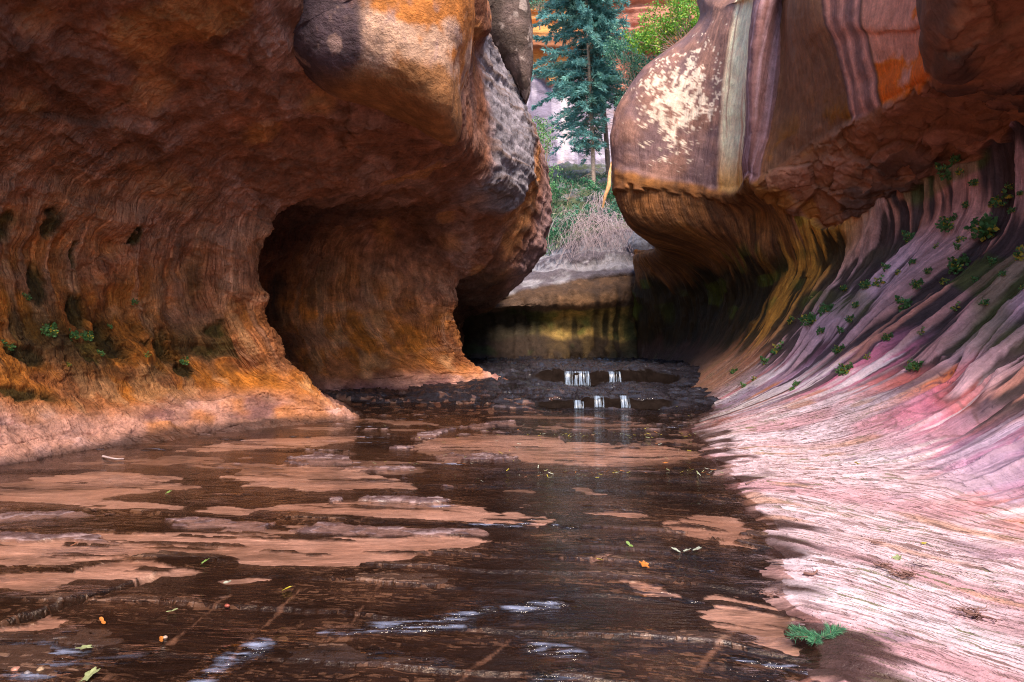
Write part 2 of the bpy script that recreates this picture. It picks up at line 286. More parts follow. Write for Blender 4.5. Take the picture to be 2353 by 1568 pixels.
    T = mix(T, roof, np.where(fs_ > .5, ss(5.3, 6.0, v+.5*noise(a_f*5, v*.5, 0, 102)), ss(0, .04, v-vl)))
    # outer face by the place along the wall
    var = mix(C(.17, .12, .125), C(.25, .16, .14), ss(-.4, .4, med)); spk = ss(.10, .22, fbm(X*7, Y*7, Z*7, 6, 111, .8)+.22-.7*np.abs((d-15.3)/1.5)-.5*np.abs(v-9.7)/1.4+.16)
    lobe = mix(var, C(.78, .68, .60), spk); lobe = mix(lobe, C(.12, .08, .08), ss(.4, .7, fbm(X*3, Y*3, Z*9, 4, 112))*.5)
    wht = mix(C(.95, .80, .64), C(.55, .36, .28), ss(.3, .9, strk2+.4*strk)*.8); wht = mix(wht, C(.26, .16, .14), ss(.5, .7, noise(d*14, v*.3, 0, 113))*.7)
    wht = mix(wht, C(.62, .36, .16), (1-ss(8.1, 8.9, v))*.8)
    o = mix(wht, lobe, ss(14.35, 14.5, d+.06*med)); fin = mix(C(.33, .23, .25), C(.20, .12, .12), ss(-.2, .4, noise(d*26, v*.5, 0, 114)+.4*fine)); o = mix(fin, o, ss(13.52, 13.62, d))
    rec = mix(C(.20, .105, .07), C(.31, .18, .125), ss(0, .7, strk)); rec = mix(rec, C(.12, .07, .05), ss(.1, .7, noise(d*1.6, v*.4, 0, 115))*.6); rec = mix(rec, C(.22, .10, .04), (1-ss(8.0, 9.3, v))*ss(0, .4, med)*.9)
    o = mix(rec, o, ss(12.82, 12.95, d))
    red = mix(C(.60, .19, .07), C(.62, .33, .26), ss(-.05, .25, fbm(X*2, Y*2, Z*2, 5, 116)+.25*(v-9))); red = mix(red, C(.36, .16, .12), ss(.4, .7, med))
    sp = np.interp(d, [10.15, 10.25, 10.33, 10.42, 10.5, 10.62, 10.7, 10.78, 10.86], [0, 1, .25, .3, .9, .3, .3, 1, 0]); st = mix(C(.11, .07, .07), C(.66, .36, .30), sp)
    o = mix(o, st, ss(10.12, 10.2, d)*(1-ss(10.84, 10.9, d))); o = mix(red, o, ss(10.1, 10.16, d)); drk = mix(C(.12, .07, .055), C(.20, .10, .07), ss(-.2, .5, med)); o = mix(drk, o, ss(8.2, 8.6, d))
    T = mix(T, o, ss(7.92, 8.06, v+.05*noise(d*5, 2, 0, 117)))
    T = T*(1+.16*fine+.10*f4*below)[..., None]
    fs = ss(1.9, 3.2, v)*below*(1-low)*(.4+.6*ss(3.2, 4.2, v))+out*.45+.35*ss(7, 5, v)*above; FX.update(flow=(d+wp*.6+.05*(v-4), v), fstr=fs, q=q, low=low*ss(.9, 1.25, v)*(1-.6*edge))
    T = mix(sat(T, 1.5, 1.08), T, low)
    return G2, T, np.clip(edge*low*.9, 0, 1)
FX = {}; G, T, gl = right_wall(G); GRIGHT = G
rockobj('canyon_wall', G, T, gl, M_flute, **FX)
#@@LEFT
# ------------------------------------------------------------------ left wall: flared buttresses and the roof above them
LS = [
(-7,  [[-3,-.4],[-4.2,0],[-5,.5],[-6,1.4],[-6.6,2.6],[-6.4,3.8],[-5.6,4.8],[-5.0,5.5],[-4.6,6.2],[-4.8,7],[-5.5,8],[-6.5,9],[-9,10]]),
(1,   [[-3,-.4],[-4.4,0],[-5.1,.5],[-6,1.4],[-6.5,2.5],[-6.3,3.7],[-5.5,4.6],[-4.9,5.3],[-4.4,6.0],[-4.5,7],[-5.2,8],[-6.5,9],[-9,10]]),
(4,   [[-3.4,-.4],[-4.65,0],[-5.3,.5],[-5.95,1.3],[-6.35,2.4],[-6.1,3.5],[-5.3,4.4],[-4.5,5.0],[-3.8,5.6],[-3.6,6.5],[-4.2,7.7],[-5.5,9],[-8,10.5]]),
(6.4, [[-3.6,-.4],[-4.8,0],[-5.35,.42],[-5.75,1.05],[-6.0,2.1],[-5.75,3.1],[-4.8,3.9],[-3.7,4.5],[-2.7,4.9],[-2.3,5.8],[-2.2,7],[-2.3,9.5],[-4.5,12]]),
(8.3, [[-3.2,-.4],(402,1007),(320,950),(250,870),(195,690),(228,480),(385,330),(560,240),(700,150),(760,30),(800,-150),[-2,8.5],[-4.5,12]]),
(9.3, [[-1.9,-.4],(648,982),(558,930),(470,855),(405,720),(430,545),(545,410),(740,320),(1000,260),(1030,130),(1050,0),[-1,8.5],[-4.5,12]]),
(10,  [[-1.3,-.4],(830,963),(742,917),(655,852),(583,705),(605,550),(665,468),(850,415),(1045,330),(1052,200),(1072,100),(1075,-60),[-4.5,12]]),
(10.5,[[-1.5,-.4],(812,952),(715,905),(600,845),(470,700),(480,560),(600,465),(840,432),(1060,345),(1070,210),(1080,100),(1075,-60),[-4.5,12]]),
(11.3,[[-1.8,-.4],(790,940),(700,895),(600,840),(500,720),(520,580),(640,478),(860,448),(1080,380),(1090,260),(1085,120),(1075,-60),[-4.5,12]]),
(12.3,[[-1.8,-.4],(800,926),(735,890),(690,830),(660,730),(690,590),(760,500),(930,460),(1130,430),(1150,320),(1110,150),(1080,-20),[-4.5,12]]),
(13.3,[[-1.2,-.4],(960,913),(880,880),(820,815),(800,720),(815,600),(880,520),(1010,500),(1180,465),(1205,370),(1165,210),(1095,70),[-4.5,11]]),
(14.2,[[.6,-.4],(1170,904),(1108,868),(1058,815),(1031,745),(1034,680),(1065,628),(1120,590),(1198,490),(1226,385),(1205,265),(1130,120),[-3.5,10]]),
(14.8,[[.3,-.4],(1120,890),(1040,855),(980,810),(945,745),(955,690),(1000,650),(1090,625),(1180,590),(1228,480),(1215,330),(1160,200),[-3,10]]),
(16.3,[[.2,-.4],(1085,872),(1030,850),(985,810),(960,755),(970,705),(1025,682),(1110,685),(1200,642),(1246,560),(1258,430),(1225,320),[-1,9]]),
(18,  [[.2,-.4],(1100,850),(1065,833),(1040,805),(1030,760),(1040,720),(1075,702),(1110,705),(1165,665),(1215,600),(1225,470),(1195,330),[-2,9]]),
(20,  [[0,-.2],(1090,835),(1070,825),(1050,805),(1040,765),(1050,730),(1075,712),(1100,710),(1130,690),(1170,650),(1180,550),(1150,400),[-3,9]]),
(22,  [[0,-.2],(1090,830),(1070,820),(1050,800),(1040,765),(1050,730),(1075,716),(1090,712),(1110,700),(1140,660),(1150,570),(1120,400),[-4,9]]),
]
LD = [r[0] for r in LS]; P = ribs(LS)
lu = idw(np.concatenate([np.linspace(-7, 3.9, 60), np.linspace(4, 6.5, 160), np.linspace(6.51, 10, 460), np.linspace(10.01, 14.5, 300), np.linspace(14.51, 22, 160)]), LD)
lv = params([8, 70, 70, 110, 110, 90, 80, 70, 40, 40, 30, 8])
G = cr(P, lu); G = np.swapaxes(cr(np.swapaxes(G, 0, 1), lv), 0, 1)
GL0 = G
def near(G, px, py):                                # grid place of the surface seen at a photo point (nearest layer)
    Q = G[..., 1] > .5; xx = CX+F*G[..., 0]/np.where(Q, G[..., 1], 1); yy = HY-F*(G[..., 2]-CH)/np.where(Q, G[..., 1], 1)
    e = np.where(Q, (xx-px)**2+(yy-py)**2, 1e9); e = e+np.where(e < 60, 0, 1e6)+.0*G[..., 1]; m = e < 1e5
    if not m.any(): k = np.argmin(e)
    else: k = np.argmin(np.where(m, G[..., 1], 1e9))
    return np.unravel_index(k, e.shape)
def left_wall(G):
    X, Y, Z = G[..., 0], G[..., 1], G[..., 2]; v = lv[None, :]+0*Y; d = np.interp(lu, np.arange(len(LD)), LD)[:, None]+0*Y
    Nn = normals(G, (.5, 6, 3)); C = lambda *c: np.array(c)
    big = fbm(X*.55, Y*.55, Z*.55, 4, 211); med = fbm(X*2, Y*2, Z*2, 5, 212); fine = fbm(X*9, Y*9, Z*9, 4, 213); rid = fbm(X*2.6, Y*2.6, Z*2.0, 5, 214, .55, True)
    c1, k1, _ = chips(X, Y, Z, 1.1, 251, 1.5); c2, k2, _ = chips(X, Y, Z, 3.2, 252, 1.4)
    wp = .12*fbm(d*1.1, v*.6, 0, 4, 221)+.03*noise(d*6, v*3, 0, 222); a = d+wp+.10*(v-4); cf, kf, _ = chips(a*2.6, v*1.5, 0*v, 1.0, 223); cg, kg, _ = chips(a*7, v*4.5, 0*v, 1.0, 224)
    f1 = 1-2*np.abs(noise(a*1.5, v*.7, 0, 231)); f2 = 1-2*np.abs(noise(a*3.6, v*1.1, 0, 232)); f3 = noise(a*9, v*1.4, 0, 233)
    fl = ss(2.7, 3.5, v)*(1-ss(5.0, 5.5, v+.3*noise(d*1.2, 1, 0, 234))); toe = 1-ss(1.8, 2.8, v+.3*med)
    top = ss(4.9, 5.6, v)
    cm = ss(-.25, .35, fbm(X*.9, Y*.9, Z*.9, 3, 215)); ad = ss(4, 7, d)*.6+.4; r1 = fbm(X*1.1+.4*med, Y*1.1, Z*1.3, 6, 216, .6, True); r2 = fbm(X*5+med, Y*5, Z*4, 4, 217, .6, True); uf = ss(7.0, 7.8, v)*ss(11.3, 12.2, d); h = .18*big+.06*med+.016*fine+.13*r1*(1-toe*.6)*(1-.75*uf)+.028*r2+fl*(.09*f1+.06*f2+.024*f3)+top*(.05*c1*cm+.02*c2*cm-.008*(1-k1)*cm+.05*rid)+(1-toe)*(.045*cf*ss(-.4, .2, med)+.016*cg)*(1-.5*top)+(1-top)*(1-toe)*(.03*rid+.008*c2)+toe*(.03*cf+.012*cg)
    # bedding cracks and broken ledges round the toe
    zz = Z+.10*fbm(X*1.2, Y*1.2, 0, 4, 241)+.03*med; c = zz*5.5; i = np.floor(c); f = c-i; ct = toe*ss(-.1, .3, noise(X*1.1+i*7, Y*1.1, 0, 242)+.2)
    crack = (1-ss(.05, .16, f))*ct; h += toe*(.035*(f-.5)+.02*c2-.006*(1-k2))-crack*.05
    # pockets: mossy hollows
    moss = np.zeros(X.shape)
    for (px, py, rd, rv, dp) in [(255,790,.10,.26,.14),(375,790,.12,.32,.16),(425,850,.06,.16,.08),(190,720,.07,.22,.10),(300,540,.03,.2,.06),(118,520,.05,.25,.07),(175,590,.03,.2,.07),(95,660,.05,.3,.05),(500,760,.07,.22,.08),(55,900,.16,.16,.05),(60,810,.12,.14,.08),(10,520,.05,.25,.08),(215,820,.08,.12,.06),(480,800,.08,.12,.05)]:
        iu, iv = near(GL0, px, py); dd = (d-d[iu, iv]+.35*rd/rv*(v-v[iu, iv])+.04*noise(d*6, v*6, 0, 261))/(rd*2); vv = (v-v[iu, iv]+.05*med)/rv; r = np.sqrt(dd**2+vv**2)+.55*rid+.4*med+.25*cf
        pk = 1-ss(.6, 1.05, r); h -= pk*dp; moss = np.maximum(moss, 1-ss(.55, 1.3, r+.25*fine))
    bnd = np.exp(-((v-3.35+.25*noise(d*1.3, 2, 0, 262))/.42)**2)*ss(.05, .45, .6*f1+.7*f2+.5*med)*(d < 9.6); moss = np.maximum(moss, bnd*.9); h -= .05*bnd
    out = ss(7.9, 8.15, v); lay = noise(Z*7+1.4*med+.7*big, 3+.8*d, 0, 271); lay2 = noise(Z*19+2.2*med, 5+d, 0, 272)
    far = ss(11.4, 12.4, d); h += out*far*(.045*lay+.022*lay2); h = h*(1-.45*out*(1-far))
    G2 = G+Nn*h[..., None]
    orange = mix(C(.52, .22, .065), C(.44, .20, .10), ss(-.3, .4, med)); orange = mix(orange, C(.60, .36, .20), ss(.2, .6, f3*.5+fbm(X*3, Y*3, Z*2, 4, 281)+.1)*.7); orange = mix(orange, C(.26, .10, .05), ss(.1, .5, fbm(X*2.7+5, Y*2.7, Z*2.7, 4, 282))*.7)
    toec = mix(C(.52, .32, .28), C(.64, .45, .46), ss(-.1, .5, fbm(X*2.4, Y*2.4, Z*5, 4, 283)+.5*ss(8, 6, d)-.2)); toec = mix(toec, C(.20, .11, .12), ss(.05, .4, fbm(X*2+3, Y*2, Z*7, 5, 284)+.12*ss(7, 9, d))*.85)
    toec = mix(toec, C(.55, .25, .10), ss(.15, .5, fbm(X*1.5+9, Y*1.5, Z*1.5, 3, 285))*.7); toec = mix(toec, C(.05, .03, .03), (1-ss(.02, .14, Z+.05*med))*.9)
    wallc = mix(orange, C(.36, .20, .15), ss(3.6, 5.4, v+.4*med)*.75); wallc = mix(wallc, C(.07, .05, .02), (1-ss(-.65, -.1, f2*.5+f1*.4))*fl*.7); wallc = mix(wallc, C(.5, .31, .22), ss(.5, .8, f2)*fl*.45)
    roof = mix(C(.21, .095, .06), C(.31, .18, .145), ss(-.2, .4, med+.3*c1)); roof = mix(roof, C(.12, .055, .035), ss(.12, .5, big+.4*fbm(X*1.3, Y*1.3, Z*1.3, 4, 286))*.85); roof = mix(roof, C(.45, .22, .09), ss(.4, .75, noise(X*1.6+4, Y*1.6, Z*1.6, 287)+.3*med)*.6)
    T = mix(toec, wallc, ss(1.7, 2.6, v+.3*med-.25*ss(8, 6, d)+.2*noise(d, 0, 0, 288))); T = mix(T, roof, ss(5.0, 6.0, v+.3*med))
    T = mix(T, mix(C(.05, .042, .012), C(.08, .085, .015), ss(0, .5, med)), moss*.93); T = mix(T, C(.02, .012, .01), crack*.8+(1-k1)*top*.12*cm)
    l3 = mix(C(.25, .25, .31), C(.47, .24, .12), ss(13.7, 14.15, d+.2*med-.3*(v-9))); l3 = mix(l3, C(.15, .11, .10), ss(.1, .5, lay*.6+lay2*.6)*.8); T = mix(T, l3, ss(7.4, 8.0, v+.2*med)*ss(11.6, 12.2, d)*(1-ss(14.6, 15, d)))  # blue skylight on the lobe's top and its golden side put into the colour
    l4 = mix(C(.40, .27, .27), C(.24, .17, .19), ss(-.1, .4, med)); T = mix(T, l4, ss(7.3, 8.1, v)*ss(15, 15.6, d)); T = mix(T, T*.30, ss(14.3, 15.2, d)*(1-ss(7.2, 8, v)))  # recess behind the far buttress darkened in colour for its shade
    dk = ss(10.1, 10.7, d)*(1-ss(12.0, 13.0, d))*(1-ss(6.2, 7.2, v)); T = mix(T, T*np.array((.24, .19, .17)), dk)  # shade of the first alcove painted into the rock colour
    T = T*(1+.2*fine+.14*rid+.16*cf+.10*cg)[..., None]
    wet = (1-ss(.0, .10, Z))*.8; FX.clear(); FX.update(flow=(a, v), fstr=ss(2.0, 3.2, v)*(1-ss(5.2, 6.2, v))+.25)
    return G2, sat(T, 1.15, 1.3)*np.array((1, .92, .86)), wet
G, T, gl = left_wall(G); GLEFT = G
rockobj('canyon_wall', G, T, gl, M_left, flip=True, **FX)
#@@END
def end_blocker():
    x = np.linspace(-9, 11, 120); z = np.linspace(-.5, 5.5, 50); X, Z = np.meshgrid(x, z, indexing='ij')
    Y = -8.5+.9*fbm(X*.3, Z*.3, 0, 4, 301)+.4*np.abs(Z-2.5)*.3
    return np.stack([X, Y, Z], -1), np.ones(X.shape+(3,))*np.array((.42, .19, .10))*(1+.3*fbm(X, Z*2, 0, 4, 302))[..., None]
G, T = end_blocker(); rockobj('canyon_wall', G, T, 0., M_rock)  # unseen end wall, added behind the camera to cut frontal light
#@@BODY
# ------------------------------------------------------------------ free-hanging rock masses
def body(name, outline, d, thick, mat, colour, disp=.06, up=1., n=420, m=160, seed=0, back=1.0, pw=2.6, lean=0.):
    O = np.array([at(x, y, d) for x, y in outline]); c = O.mean(0)
    k = len(O); P_ = np.concatenate([O[-1:], O, O[:2]]); t = np.linspace(0, k, n, endpoint=False)
    i = np.floor(t).astype(int); f = (t-i)[:, None]; p0, p1, p2, p3 = P_[i], P_[i+1], P_[i+2], np.concatenate([P_, P_[3:4]])[i+3]
    R = .5*((2*p1)+(-p0+p2)*f+(2*p0-5*p1+4*p2-p3)*f*f+(-p0+3*p1-3*p2+p3)*f**3)
    ph = np.linspace(-math.pi/2, math.pi/2, m)
    r = np.abs(np.cos(ph))**(2/pw); q = np.sign(np.sin(ph))*np.abs(np.sin(ph))**(2/pw)
    G = c+(R[:, None, :]-c)*r[None, :, None]
    G[..., 1] += (q*np.where(q < 0, thick, thick*back))[None, :]
    s_ = (G[..., 1]+0)/d; 
    Nn = normals(G); X, Y, Z = G[..., 0], G[..., 1], G[..., 2]
    h = disp*(fbm(X*1.1, Y*1.1, Z*1.1, 5, seed)+.35*fbm(X*5, Y*5, Z*5, 4, seed+20))
    G = G+Nn*h[..., None]
    return rockobj(name, G, colour(X, Y, Z, h), 0., mat, wrap=True)
def col_block(X, Y, Z, h):
    px = CX+F*X/Y; C = lambda *c: np.array(c); n1 = fbm(X*1.8, Y*1.8, Z*1.8, 5, 401); n2 = fbm(X*6, Y*6, Z*4, 4, 402)
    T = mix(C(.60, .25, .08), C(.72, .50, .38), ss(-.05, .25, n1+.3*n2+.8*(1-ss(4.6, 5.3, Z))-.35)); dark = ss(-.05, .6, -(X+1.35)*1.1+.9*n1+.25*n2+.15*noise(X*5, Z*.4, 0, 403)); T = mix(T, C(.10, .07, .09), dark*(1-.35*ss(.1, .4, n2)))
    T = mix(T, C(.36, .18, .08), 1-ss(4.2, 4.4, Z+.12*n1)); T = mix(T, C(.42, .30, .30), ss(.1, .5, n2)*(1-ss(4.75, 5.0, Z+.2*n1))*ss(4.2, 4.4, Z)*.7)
    return sat(T, 1.1)*np.array((1, .93, .9))
def col_lump(X, Y, Z, h):
    C = lambda *c: np.array(c); n1 = fbm(X*2, Y*2, Z*2, 5, 411); T = mix(C(.10, .07, .06), C(.20, .14, .13), ss(-.2, .4, n1)); return mix(T, C(.55, .45, .42), ss(.12, .3, fbm(X*4, Y*4, Z*5, 5, 412)+.35*(X-.1)-.1)*.8)
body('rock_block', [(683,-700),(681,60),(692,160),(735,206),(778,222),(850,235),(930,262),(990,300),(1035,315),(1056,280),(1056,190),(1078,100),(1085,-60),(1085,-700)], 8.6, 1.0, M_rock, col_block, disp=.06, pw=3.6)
body('rock_lump', [(1060,-400),(1080,40),(1110,90),(1145,150),(1190,215),(1208,240),(1222,180),(1226,100),(1218,20),(1200,-60),(1180,-400)], 14.0, .8, M_rock, col_lump, seed=5)
#@@BACK
# ------------------------------------------------------------------ back wall, shelf and wooded slope
def cols(spec, xs):
    return np.array([[at(x+(p[2] if len(p) > 2 else 0), p[0], p[1]) for p in row] for x, row in zip(xs, spec)])
BX = [900, 1080, 1180, 1250, 1320, 1400, 1470, 1560, 1700, 1900]
BS = [
[(845,20),(800,21),(740,21.6),(712,21),(700,21.5),(690,21),(670,23),(650,25),(560,28),(450,31.5),(420,34),(380,40)],
[(840,20.2),(800,21.2),(740,21.8),(710,21.2),(695,21.7),(686,21.2),(662,23),(640,25),(540,28),(440,31.5),(415,34),(380,40)],
[(836,20.4),(800,21.3),(740,22),(705,21.3),(687,21.7),(676,21.9),(645,23),(618,25),(520,28),(430,31.5),(405,34),(380,40)],
[(834,20.6),(800,21.5),(740,22),(700,21.3),(672,21.7),(660,22.0),(625,23),(598,25),(500,28),(425,31.5),(402,34),(380,40)],
[(834,21.7),(800,21.6),(740,22),(695,21.3),(658,21.7),(646,22.0),(600,22.6),(575,24),(500,28),(428,31.5),(402,34),(380,40)],
[(834,21),(800,21.8),(740,22),(690,21.3),(650,21.7),(637,21.9),(590,22.4),(550,24),(500,27),(430,31.5),(405,34),(380,40)],
[(834,21.2),(800,21.8),(740,22),(690,21.6),(648,21.8),(634,22.0),(585,22.6),(545,24),(500,27),(430,31.5),(405,34),(380,40)],
[(834,21.4),(800,21.9),(740,22),(690,21.7),(648,21.5),(632,21.8),(585,23),(545,24.4),(500,27),(430,31.5),(405,34),(380,40)],
[(834,21.4),(800,21.9),(740,22),(690,21.7),(648,21.5),(632,21.8),(585,23),(545,24.4),(500,27),(430,31.5),(405,34),(380,40)],
[(834,21.4),(800,21.9),(740,22),(690,21.7),(648,21.5),(632,21.8),(585,23),(545,24.4),(500,27),(430,31.5),(405,34),(380,40)]]
BS = [[(r_[0][0]+90, r_[0][1])]+r_ for r_ in BS]; P = cols(BS, BX); tb = params([16, 40, 60, 90, 90, 90, 60, 20, 16]); tw = params([4, 30, 40, 40, 40, 20, 40, 40, 50, 40, 30, 20])
G = cr(P, tb); G = np.swapaxes(cr(np.swapaxes(G, 0, 1), tw), 0, 1)
def back_wall(G):
    X, Y, Z = G[..., 0], G[..., 1], G[..., 2]; v = tw[None, :]-1+0*Y; C = lambda *c: np.array(c)
    Nn = normals(G, (0, 5, 12)); big = fbm(X*.5, Y*.5, Z*.5, 4, 501); med = fbm(X*1.8, Y*1.8, Z*1.8, 5, 502); fine = fbm(X*6, Y*6, Z*6, 4, 503)
    st = noise(Z*3.2+1.2*med, 2, 0, 504); fl = noise(X*2.6+.6*med, v*.4, 0, 505); fl2 = noise(X*6+.5*med, v*.6, 0, 506)
    face = 1-ss(3.4, 3.8, v); shelf = ss(4.6, 5, v)*(1-ss(7.2, 7.8, v)); sl_ = ss(7.2, 7.8, v); brow = ss(3, 3.5, v)*(1-ss(5, 5.4, v))
    h = .18*big+.07*med+.02*fine+face*(.10*fl+.05*fl2)+(brow+shelf)*(.10*st)+sl_*.3*med
    lowb = 1-ss(1.2, 1.5, v+.15*noise(X*2, 1, 0, 507)); h += .06*lowb*face
    G2 = G+Nn*h[..., None]
    gold_glow = ss(.5, 2.0, X+.5*med)*(1-ss(4.3, 4.7, X)); T = mix(C(.05, .04, .025), mix(C(.85, .55, .16), C(.36, .34, .08), ss(-.1, .4, med+.3*fl)), gold_glow*(.15+.85*ss(-.25, .35, fl+.7*fl2)))  # golden light from above the gap painted into the wall colour
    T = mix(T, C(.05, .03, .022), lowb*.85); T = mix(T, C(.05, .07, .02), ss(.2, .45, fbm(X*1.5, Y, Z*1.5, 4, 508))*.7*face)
    T = mix(T, mix(C(.13, .08, .055), C(.40, .22, .11), ss(.8, 2.8, X+.9*med)*ss(-.3, .3, med+.4*fl2)), ss(2.55, 2.75, v+.1*med)); T = mix(T, C(.09, .05, .03), ss(.15, .45, st*.6+med*.5)*brow*.8)
    T = mix(T, mix(C(.34, .33, .38), C(.14, .12, .15), ss(-.05, .35, st*.5+med)), shelf); T = mix(T, mix(C(.10, .13, .07), C(.20, .21, .24), ss(.0, .3, med+.2*fine)), sl_)
    return G2, T*(1+.25*fine)[..., None], (1-ss(.2, .8, v))*.5
G, T, gl = back_wall(G)
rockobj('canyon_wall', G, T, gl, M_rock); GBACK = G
# far cliff
def far_cliff():
    x = np.linspace(-14, 26, 500); z = np.linspace(2, 32, 620); X, Z = np.meshgrid(x, z, indexing='ij'); C = lambda *c: np.array(c)
    big = fbm(X*.12, Z*.1, 0, 4, 3); med = fbm(X*.6, Z*.6, 0, 5, 4); st = noise(.5*X*.1+med*.5, Z*1.5+.8*med, 0, 5); st2 = noise(X*.15, Z*4+1.2*med, 0, 6); strk = noise(X*1.6+.3*med, Z*.06, 0, 7)+.9*noise(X*2.7+.9*med, Z*.14, 0, 8)*ss(-.6, .5, noise(X*.7, Z*.15, 0, 19))+.4*noise(X*10+.6*med, Z*.3, 0, 18)+.5*med
    up = ss(17.2, 17.5, Z+.8*noise(X*.4, 0, 0, 9)+.35*noise(X*1.6, 0, 0, 10)+.25*np.clip(X-5, 0, 9))
    Y = 44+1.2*big-.3*med-up*(.9+.35*np.sign(st)*ss(0, .3, np.abs(st))+.25*st2)-.05*strk
    Y -= .7*(1-ss(.0, .9, np.abs(Z-9.6-.2*med)))*0
    low = mix(C(.46, .42, .54), C(.24, .21, .31), ss(-.2, .7, strk+.3*med)); low = mix(low, C(.62, .56, .62), ss(.4, .9, -strk)); low = mix(low, C(.55, .32, .27), ss(.1, .6, med+.12*(X-5)))
    T = mix(low, mix(mix(C(.66, .30, .10), C(.55, .24, .18), ss(3, 8, X)), C(.30, .12, .06), ss(.0, .35, st*.6+st2*.5+.2*med)), up)
    return np.stack([X, Y, Z], -1), T
G, T = far_cliff(); rockobj('cliff', G, T, 0., M_far)
#@@FLOOR
# ------------------------------------------------------------------ stream bed
def bedcoords():
    y = np.concatenate([np.linspace(-7, 1.2, 40), 1.25*np.exp(np.linspace(0, math.log(24/1.25), 900))])
    x = np.concatenate([np.linspace(-9, -5.2, 40), np.linspace(-5.15, 2.6, 800), np.linspace(2.65, 5, 80)])
    return np.meshgrid(y, x, indexing='ij')
Yb, Xb = bedcoords()
def stepm(X, Y, y0, xa, xb, back=0):                         # a sharp ledge between xa and xb, a ramp outside it
    inn = ss(xa-.5, xa, X)*(1-ss(xb, xb+.5, X)); yy = Y-y0-.16*noise(X*1.3, y0, 0, 601)
    return inn*ss(-.03, .03, yy-back)+(1-inn)*ss(-1.1, .9, yy)
def level(X, Y, back=0): return .16*stepm(X, Y, 11.45, .7, 2.4, back)+.25*stepm(X, Y, 14.3, .8, 3.2, back)
def gpoly(pts, c):                                  # photo points on the water plane -> polygon on the ground
    o = []
    for x, y in pts:
        if c == 3: x, y = x/2, 784+y/2
        elif c == 4: x, y = 1176+x/2, 784+y/2
        d = CH*F/(y-HY); o.append(((x-CX)/F*d, d))
    return np.array(o)
def inpoly(X, Y, P_):
    r = np.zeros(X.shape, bool); n = len(P_)
    bb = (X > P_[:, 0].min()-.01) & (X < P_[:, 0].max()+.01) & (Y > P_[:, 1].min()-.01) & (Y < P_[:, 1].max()+.01)
    x, y = X[bb], Y[bb]; q = np.zeros(x.shape, bool)
    for i in range(n):
        x1, y1 = P_[i]; x2, y2 = P_[(i+1) % n]
        q ^= ((y1 > y) != (y2 > y)) & (x < (x2-x1)*(y-y1)/((y2-y1) or 1e-9)+x1)
    r[bb] = q; return r
SAND = [gpoly(p, c) for c, p in [
(3,[(-300,850),(0,845),(400,850),(700,870),(950,868),(1340,832),(1500,884),(1750,888),(2100,880),(2230,910),(2000,975),(1900,1000),(1600,1020),(1220,1015),(1050,990),(900,985),(800,965),(650,985),(450,1000),(350,1020),(-300,1030)]),
(3,[(-300,1080),(0,1070),(300,1050),(600,1000),(750,1010),(900,1030),(930,1050),(800,1060),(650,1055),(400,1080),(250,1120),(150,1140),(-300,1110)]),
(3,[(-300,650),(0,645),(200,615),(450,590),(700,600),(850,600),(700,640),(1000,650),(700,690),(400,720),(700,730),(850,760),(500,760),(100,730),(-300,740)]),
(3,[(1180,770),(1250,740),(1700,728),(2200,740),(2353,790),(2250,835),(1900,800),(1500,790)]),(3,[(880,750),(1100,745),(1180,790),(1050,800),(900,770)]),
(3,[(1030,605),(1150,575),(1320,560),(1500,570),(1700,590),(1900,660),(1500,680),(1200,660),(1050,640)]),
(3,[(1850,470),(2000,440),(2353,420),(2600,440),(2500,500),(2100,520),(1900,505)]),(3,[(800,490),(1200,440),(1700,430),(1500,470),(1000,500)]),
(3,[(860,1190),(940,1160),(1060,1150),(1040,1170)]),(3,[(960,1090),(1150,1065),(1320,1065),(1200,1090),(1000,1105)]),(3,[(300,1360),(400,1350),(390,1375),(330,1378)]),(3,[(0,1340),(150,1260),(400,1200),(560,1150),(330,1250),(100,1340),(0,1370)]),(3,[(2080,990),(2230,1000),(2180,1010)]),
(4,[(-20,770),(40,760),(120,800),(210,815),(130,850),(40,840)]),(4,[(680,835),(900,785),(1040,800),(1110,850),(1110,945),(950,900),(800,872)]),(4,[(820,1145),(1000,1160),(1150,1200),(1300,1270),(1335,1450),(1200,1400),(1000,1330),(850,1275),(880,1200)]),
(4,[(500,1090),(640,1088),(720,1130),(800,1150),(560,1165)]),(4,[(220,655),(330,655),(360,680),(560,720),(400,700)]),(4,[(-10,665),(60,670),(70,690),(0,690)]),(4,[(350,1010),(400,975),(480,962),(440,990),(380,1018)]),
(4,[(300,775),(560,775),(640,790),(600,810),(500,790),(350,785)]),(4,[(-200,480),(300,455),(700,470),(950,520),(700,555),(300,560),(-100,520)]),(4,[(0,730),(100,745),(30,752)])]]
SLAB = [gpoly(p, 3) for p in [
[(-200,790),(0,788),(370,780),(385,800),(100,818),(-200,835)],[(770,822),(900,806),(1020,815),(1010,848),(800,850)],[(1025,826),(1130,820),(1310,828),(1200,870),(1020,860)],[(1340,836),(1560,838),(1800,858),(2200,866),(2180,882),(1700,884),(1350,875)],
[(1530,738),(1580,712),(1640,715),(1570,742)],[(1680,715),(1770,712),(2100,730),(1900,745),(1700,735)],[(1310,545),(1500,514),(1590,528),(1560,556),(1350,568)],[(1800,484),(1880,475),(1890,490),(1800,497)],[(1880,432),(2100,402),(2080,418),(1900,452)],[(1940,520),(2060,510),(2353,522),(2353,542),(2000,536)],
[(-100,890),(150,884),(500,903),(480,918),(30,907)],[(1600,580),(1900,575),(1900,585),(1620,592)],[(2100,385),(2353,360),(2353,372),(2150,396)],[(1960,655),(2060,652),(2050,665),(1970,664)]]]
